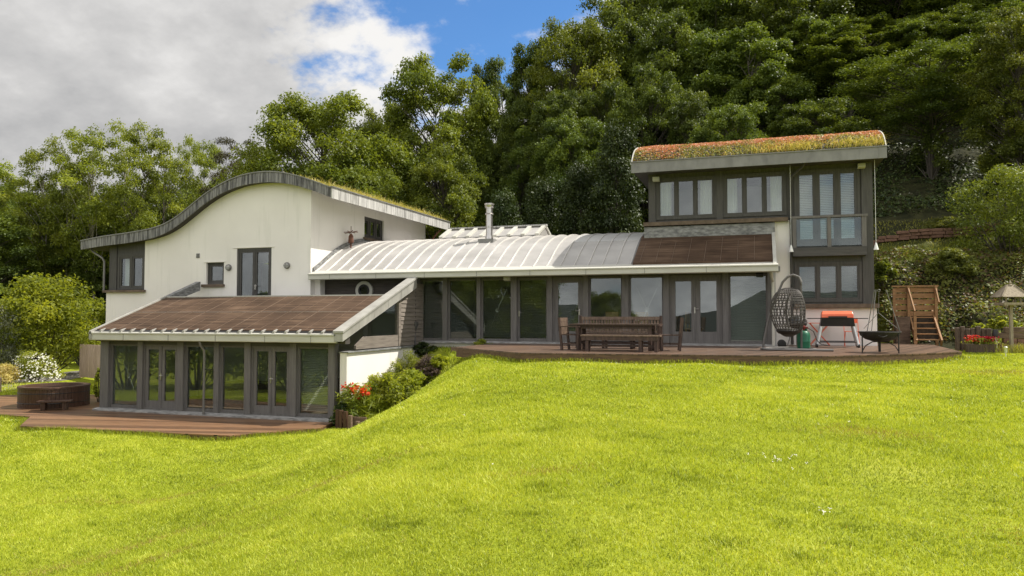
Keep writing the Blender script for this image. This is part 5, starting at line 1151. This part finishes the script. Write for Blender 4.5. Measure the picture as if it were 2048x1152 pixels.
for x in (-.3, .3): mb = MB(); mb.box(x-.06, x+.06, -.15, .18, 0, .25); mb.build('support', M['tub'], sp_)
fa = at(162, 36.5); fb = at(202, 35.2); fz = T(*fa)
fe = thing('board_fence', 'short pale close boarded fence panel below the trees left of the house', 'fence', (fa[0], fa[1], fz), math.atan2(fb[1]-fa[1], fb[0]-fa[0]))
ln = math.hypot(fb[0]-fa[0], fb[1]-fa[1])*1.3; mb = MB(); n = 11
for k in range(n): mb.box(k*ln/n, (k+.93)*ln/n, -.012, .012+.01*(k % 2), .05, 1.62)
mb.build('board', M['fence'], fe)
mb = MB(); mb.box(0, ln, .025, .07, .3, .38); mb.box(0, ln, .025, .07, 1.3, 1.38); mb.build('rail', M['fence'], fe)
for x in (0.0, ln): mb = MB(); mb.box(x-.05, x+.05, .03, .13, -.1, 1.6); mb.build('post', M['fence'], fe)
mp_ = at(4, 30.5); mk = thing('marker_post', 'thin pale wooden post in the grass at the left edge', 'post', (*mp_, T(*mp_)))
mb = MB(); mb.box(-.04, .04, -.04, .04, -.1, .62); mb.lathe((0, 0, .62), [(.055, 0), (.02, .05)], 4); mb.build('post', M['fence'], mk)
# pale oak chairs inside the wing, dimly seen through the panes
def oakchair(x, y, rz, label):
    c = thing('dining_chair', label, 'chair', (x, y, .04), rz)
    single('seat', lambda m: m.box(-.22, .22, -.22, .22, .44, .48), 'pale_wood', c)
    single('backrest', lambda m: m.box(-.22, .22, .19, .22, .62, 1.02), 'pale_wood', c)
    for a in (-.2, .2):
        for bb in (-.2, .2): single('leg', lambda m: m.box(a-.02, a+.02, bb-.02, bb+.02, 0, .62 if bb > 0 else .44), 'pale_wood', c)
oakchair(-4.75, 25.2, R(180), 'pale oak dining chair seen through the pane left of the crossed wires')
oakchair(-3.75, 25.2, R(180), 'pale oak dining chair seen behind the crossed steel wires')
oakchair(-2.1, 25.3, R(80), 'pale oak dining chair seen through the double glazed door')

# ------------------------------------------------------------------ lawn blades
def lawn_blades():
    g = np.random.default_rng(101); Vs, Fs, Ts = [], [], []; off = 0
    bed = [(-11.6, 18.2), (-10.5, 18.35), (-9.75, 20.0), (-9.5, 21.0), (-9.5, 22.2), (-10.2, 23.1), (-11.6, 23.4)]
    hs = [(-20.4, 18.9), (-11.6, 18.9), (-11.6, 24.1), (.5, 24.1), (.5, 25.6), (4, 25.6), (4, 34), (-25, 34), (-25, 23.4), (-20.4, 23.4)]
    for d0, d1, dens, w, hh in ((4.0, 6.5, 9000, .0052, .030), (6.5, 9.5, 6500, .0065, .032), (9.5, 14, 3600, .0095, .036), (14, 22, 1700, .014, .042), (22, 34, 520, .030, .07)):
        n = int(.70*(d1*d1-d0*d0)*dens); d = np.sqrt(g.uniform(d0*d0, d1*d1, n)); xc = g.uniform(-.70, .70, n)*d
        u = xc*CT-d*ST; v = xc*ST+d*CT
        bad = inpoly(u, v, up_poly) | inpoly(u, v, lo_poly) | inpoly(u, v, bed) | inpoly(u, v, hs) | ((v > 25.2) & (u > 3)) | ((u < -22) & (v > 24) & (np.abs(v-np.interp(u, [ctr[i_][0] for i_ in range(5)], [ctr[i_][1] for i_ in range(5)])) < 1.4))
        u, v = u[~bad], v[~bad]; n = len(u)
        pat = np.sin(u*.8+1)*np.sin(v*.6)+.6*np.sin(u*2.3+v*1.1)*np.sin(v*2.0-u*.7)+.4*np.sin(u*5.1-v*3)*np.sin(v*4.7+u)
        keep = g.random(n) < np.clip(.86+.14*pat, .2, 1); u, v, pat = u[keep], v[keep], pat[keep]; n = len(u)
        P = np.stack([u, v, terr(u, v)-.004], 1)
        mow = np.sin((u*.45+v*.9)*4.2+.6*np.sin(u*1.3))*.5+np.sin((u*.5+v*.87)*11+u)*.3
        t = np.clip(.47+.13*pat+.08*mow+g.normal(0, .21, n), .10, 1); tall = np.ones(n)
        for q in range(int((d1-d0)*22)):
            i0 = int(g.integers(0, n)); near = (np.abs(u-u[i0]) < .3) & (np.abs(v-v[i0]) < .3)
            ii = np.nonzero(near)[0]; fall = np.exp(-(((u[ii]-u[i0])/g.uniform(.05, .22))**2+((v[ii]-v[i0])/g.uniform(.04, .12))**2))
            t[ii] = np.clip(t[ii]+fall*(-.24 if q % 3 else .26), .10, 1); tall[ii] += fall*g.uniform(.1, .45)
        brown = np.zeros(n)
        for bu, bv, ra, rb, an in ((-7.4, 6.9, 1.6, .22, .55), (-6.2, 6.0, 1.3, .16, .62), (-5.0, 8.3, .9, .15, .5), (1.2, 9.5, .6, .3, 0), (-2.0, 7.0, .35, .12, .2), (2.4, 6.2, .8, .25, .3), (-9.5, 10.5, 1.6, .2, .5), (4.6, 17.3, 1.0, .5, 0)):
            du = (u-bu)*math.cos(an)+(v-bv)*math.sin(an); dv = -(u-bu)*math.sin(an)+(v-bv)*math.cos(an); brown = np.maximum(brown, np.exp(-(du/ra)**2-(dv/rb)**2))
        t = np.where(g.random(n) < brown*.5+.012, .03, t)
        V, F = (blades if d1 < 9 else blades_flat)(P, hh*g.uniform(.45, 1.25, n)*(1+.12*pat)*tall, w*g.uniform(.7, 1.3, n), .85, g, .15)
        Vs.append(V); Fs.append(F+off); Ts.append(np.repeat(t, len(V)//n)); off += len(V)
    return np.concatenate(Vs), np.concatenate(Fs), np.concatenate(Ts)
V, F, t_ = lawn_blades(); kind(npmesh('grass', V, F, M['grass_leaf'], None, t_), 'stuff')
# long uncut grass at the foot of the decks and the bed, daisies and clover in the lawn
g = np.random.default_rng(102); P = []
for poly, z in ((up_poly[:6], 0), ([(-27, 17.1)]+[lo_poly[1], lo_poly[0], lo_poly[9], lo_poly[8]], 0)):
    for i in range(len(poly)-1):
        a, b = np.array(poly[i]), np.array(poly[i+1]); ln = np.linalg.norm(b-a); n = int(ln*260); nn = np.array([b[1]-a[1], a[0]-b[0]])/ln
        q = a+(b-a)*g.random((n, 1))+nn*np.abs(g.normal(0, .07, (n, 1))+.05)*(1 if nn[1] < 0 or poly is not None else -1); P.append(q)
a, b = np.array([-10.5, 18.3]), np.array([-8.7, 22.3]); P.append(a+(b-a)*g.random((700, 1))+g.normal(0, .12, (700, 2)))
a, b = np.array([-11.3, 23.9]), np.array([-8.6, 23.9]); P.append(a+(b-a)*g.random((600, 1))+g.normal(0, .10, (600, 2)))
P = np.concatenate(P); P = np.concatenate([P, terr(P[:, 0], P[:, 1])[:, None]], 1); n = len(P)
V, F = blades(P, g.uniform(.06, .17, n), .012, .6, g, .25); kind(npmesh('edge_grass', V, F, M['leaf_bush'], None, np.repeat(g.uniform(.2, 1, n), 5)), 'stuff')
P = []
for px, d, sx, sy, n in ((1555, 7.4, .17, .14, 14), (1640, 5.6, .05, .04, 4), (1300, 17.4, 2.5, .3, 60), (1800, 19.2, 1.2, .5, 70), (780, 21.5, .3, .3, 25), (1500, 12, 3, 2, 40), (20, 22, 1.2, .8, 60)):
    u, v = at(px, d); P.append(np.stack([g.normal(u, sx, n), g.normal(v, sy, n)], 1))
P = np.concatenate(P); sel = ~(inpoly(P[:, 0], P[:, 1], up_poly) | inpoly(P[:, 0], P[:, 1], lo_poly)); P = P[sel]; n = len(P)
P = np.concatenate([P, (terr(P[:, 0], P[:, 1])+.045)[:, None]], 1); c = np.repeat(P, 5, 0)+g.normal(0, .008, (n*5, 3))
V, F = leaves(c, g.normal(size=(n*5, 3))*.4+np.array([0, -.3, 1]), .015, .012, g); kind(npmesh('clover_flowers', V, F, M['petal_white'], None, np.repeat(g.uniform(0, 1, n*5), 4)), 'stuff')

# ------------------------------------------------------------------ sun, sky, camera
SUN = Vector((.64, .36, 1.0)).normalized(); ELEV = math.asin(SUN.z)
sl = bpy.data.lights.new('sun', 'SUN'); sl.energy = 5.0; sl.angle = R(.6); sl.color = (1, .95, .86)
so_ = bpy.data.objects.new('sun', sl); COL.objects.link(so_); so_.rotation_euler = (-SUN).to_track_quat('-Z', 'Y').to_euler(); so_.location = SUN*80
world = bpy.data.worlds.new('World'); scene.world = world; world.use_nodes = True; nt = world.node_tree; nt.nodes.clear()
sky = N(nt, 'ShaderNodeTexSky', sky_type='NISHITA'); sky.sun_disc = False; sky.sun_elevation = ELEV; sky.sun_rotation = math.atan2(SUN.x, SUN.y); sky.air_density = 1.0; sky.dust_density = .4; sky.ozone_density = 2.0
tc = N(nt, 'ShaderNodeTexCoord'); nrm = N(nt, 'ShaderNodeVectorMath', operation='NORMALIZE'); L(nt, tc.outputs['Generated'], nrm.inputs[0]); D = nrm.outputs[0]
sp = N(nt, 'ShaderNodeSeparateXYZ'); L(nt, D, sp.inputs[0])
den = math_(nt, 'ADD', math_(nt, 'MAXIMUM', sp.outputs[2], 0.0), .42)
cb = N(nt, 'ShaderNodeCombineXYZ'); L(nt, math_(nt, 'DIVIDE', sp.outputs[0], den), cb.inputs[0]); L(nt, math_(nt, 'DIVIDE', sp.outputs[1], den), cb.inputs[1]); CV = cb.outputs[0]
def dotv(v):
    m = N(nt, 'ShaderNodeVectorMath', operation='DOT_PRODUCT'); L(nt, D, m.inputs[0]); m.inputs[1].default_value = v; return m.outputs['Value']
def rayv(px, py):
    a, b = (px-1024)/FPX, (632-py)/FPX; v = Vector((a*CT-ST, a*ST+CT, b)); return v.normalized()
gc = rayv(985, 40); gr = Vector((CT, ST, 0)); gu = gr.cross(gc).normalized(); gu = gu if gu.z > 0 else -gu
n_big = noise(nt, CV, 2.9, 7, .56); n_fine = noise(nt, CV, 7.5, 8, .58); n_low = noise(nt, CV, 1.2, 4, .5)
ex = math_(nt, 'DIVIDE', math_(nt, 'SUBTRACT', dotv(gr), gc.dot(gr)), .175); ey = math_(nt, 'DIVIDE', math_(nt, 'SUBTRACT', dotv(gu), gc.dot(gu)), .085)
ey = math_(nt, 'SUBTRACT', ey, math_(nt, 'MULTIPLY', ex, .15))
gd = math_(nt, 'SQRT', math_(nt, 'ADD', math_(nt, 'MULTIPLY', ex, ex), math_(nt, 'MULTIPLY', ey, ey)))
gd = math_(nt, 'ADD', gd, math_(nt, 'MULTIPLY', math_(nt, 'SUBTRACT', n_fine, .48), 3.6))
def mapr(x, a, b, lo, hi):
    m = N(nt, 'ShaderNodeMapRange', interpolation_type='SMOOTHSTEP'); L(nt, x, m.inputs['Value']); m.inputs['From Min'].default_value = a; m.inputs['From Max'].default_value = b; m.inputs['To Min'].default_value = lo; m.inputs['To Max'].default_value = hi; return m.outputs[0]
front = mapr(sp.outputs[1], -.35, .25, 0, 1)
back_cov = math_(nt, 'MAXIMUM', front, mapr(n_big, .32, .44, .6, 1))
cover = math_(nt, 'MULTIPLY', mapr(gd, .55, 1.35, .02, 1), back_cov)
br_ = math_(nt, 'ADD', math_(nt, 'MULTIPLY', n_low, .30), math_(nt, 'ADD', math_(nt, 'MULTIPLY', n_big, .55), math_(nt, 'MULTIPLY', n_fine, .30)))
glow = mapr(gd, 1.0, 4.2, .13, 0); br_ = math_(nt, 'ADD', br_, glow)
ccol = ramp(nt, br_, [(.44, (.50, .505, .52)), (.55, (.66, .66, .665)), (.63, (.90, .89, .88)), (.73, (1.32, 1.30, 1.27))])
csc = N(nt, 'ShaderNodeVectorMath', operation='SCALE'); L(nt, ccol, csc.inputs[0]); L(nt, mapr(sp.outputs[1], -.4, .3, 1.22, .52), csc.inputs['Scale'])  # unseen clouds behind the camera brightened to lift light on the gable
b1 = N(nt, 'ShaderNodeBackground'); b1.inputs['Strength'].default_value = .10; L(nt, mixc(nt, 1.0, sky.outputs[0], (.52, .88, 1.2), 'MULTIPLY'), b1.inputs[0])
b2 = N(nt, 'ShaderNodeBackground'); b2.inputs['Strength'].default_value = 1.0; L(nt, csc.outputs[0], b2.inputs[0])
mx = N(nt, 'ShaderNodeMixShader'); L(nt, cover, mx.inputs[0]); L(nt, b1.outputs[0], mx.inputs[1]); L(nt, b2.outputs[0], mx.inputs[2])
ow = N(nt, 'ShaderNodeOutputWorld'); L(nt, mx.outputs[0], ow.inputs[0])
world.cycles.sampling_method = 'MANUAL'; world.cycles.sample_map_resolution = 512
cam = bpy.data.cameras.new('camera'); cam.sensor_width = 36; cam.lens = FPX/2048*36; cam.clip_end = 2000; cam.clip_start = .05
co = bpy.data.objects.new('camera', cam); COL.objects.link(co); co.location = (0, 0, ZC); co.rotation_euler = (math.pi/2+PITCH, 0, TH); scene.camera = co
scene.view_settings.view_transform = 'Standard'; scene.view_settings.look = 'None'; scene.view_settings.exposure = .45; scene.view_settings.gamma = 1
scene.cycles.max_bounces = 8; scene.cycles.transparent_max_bounces = 16; scene.cycles.sample_clamp_indirect = 4
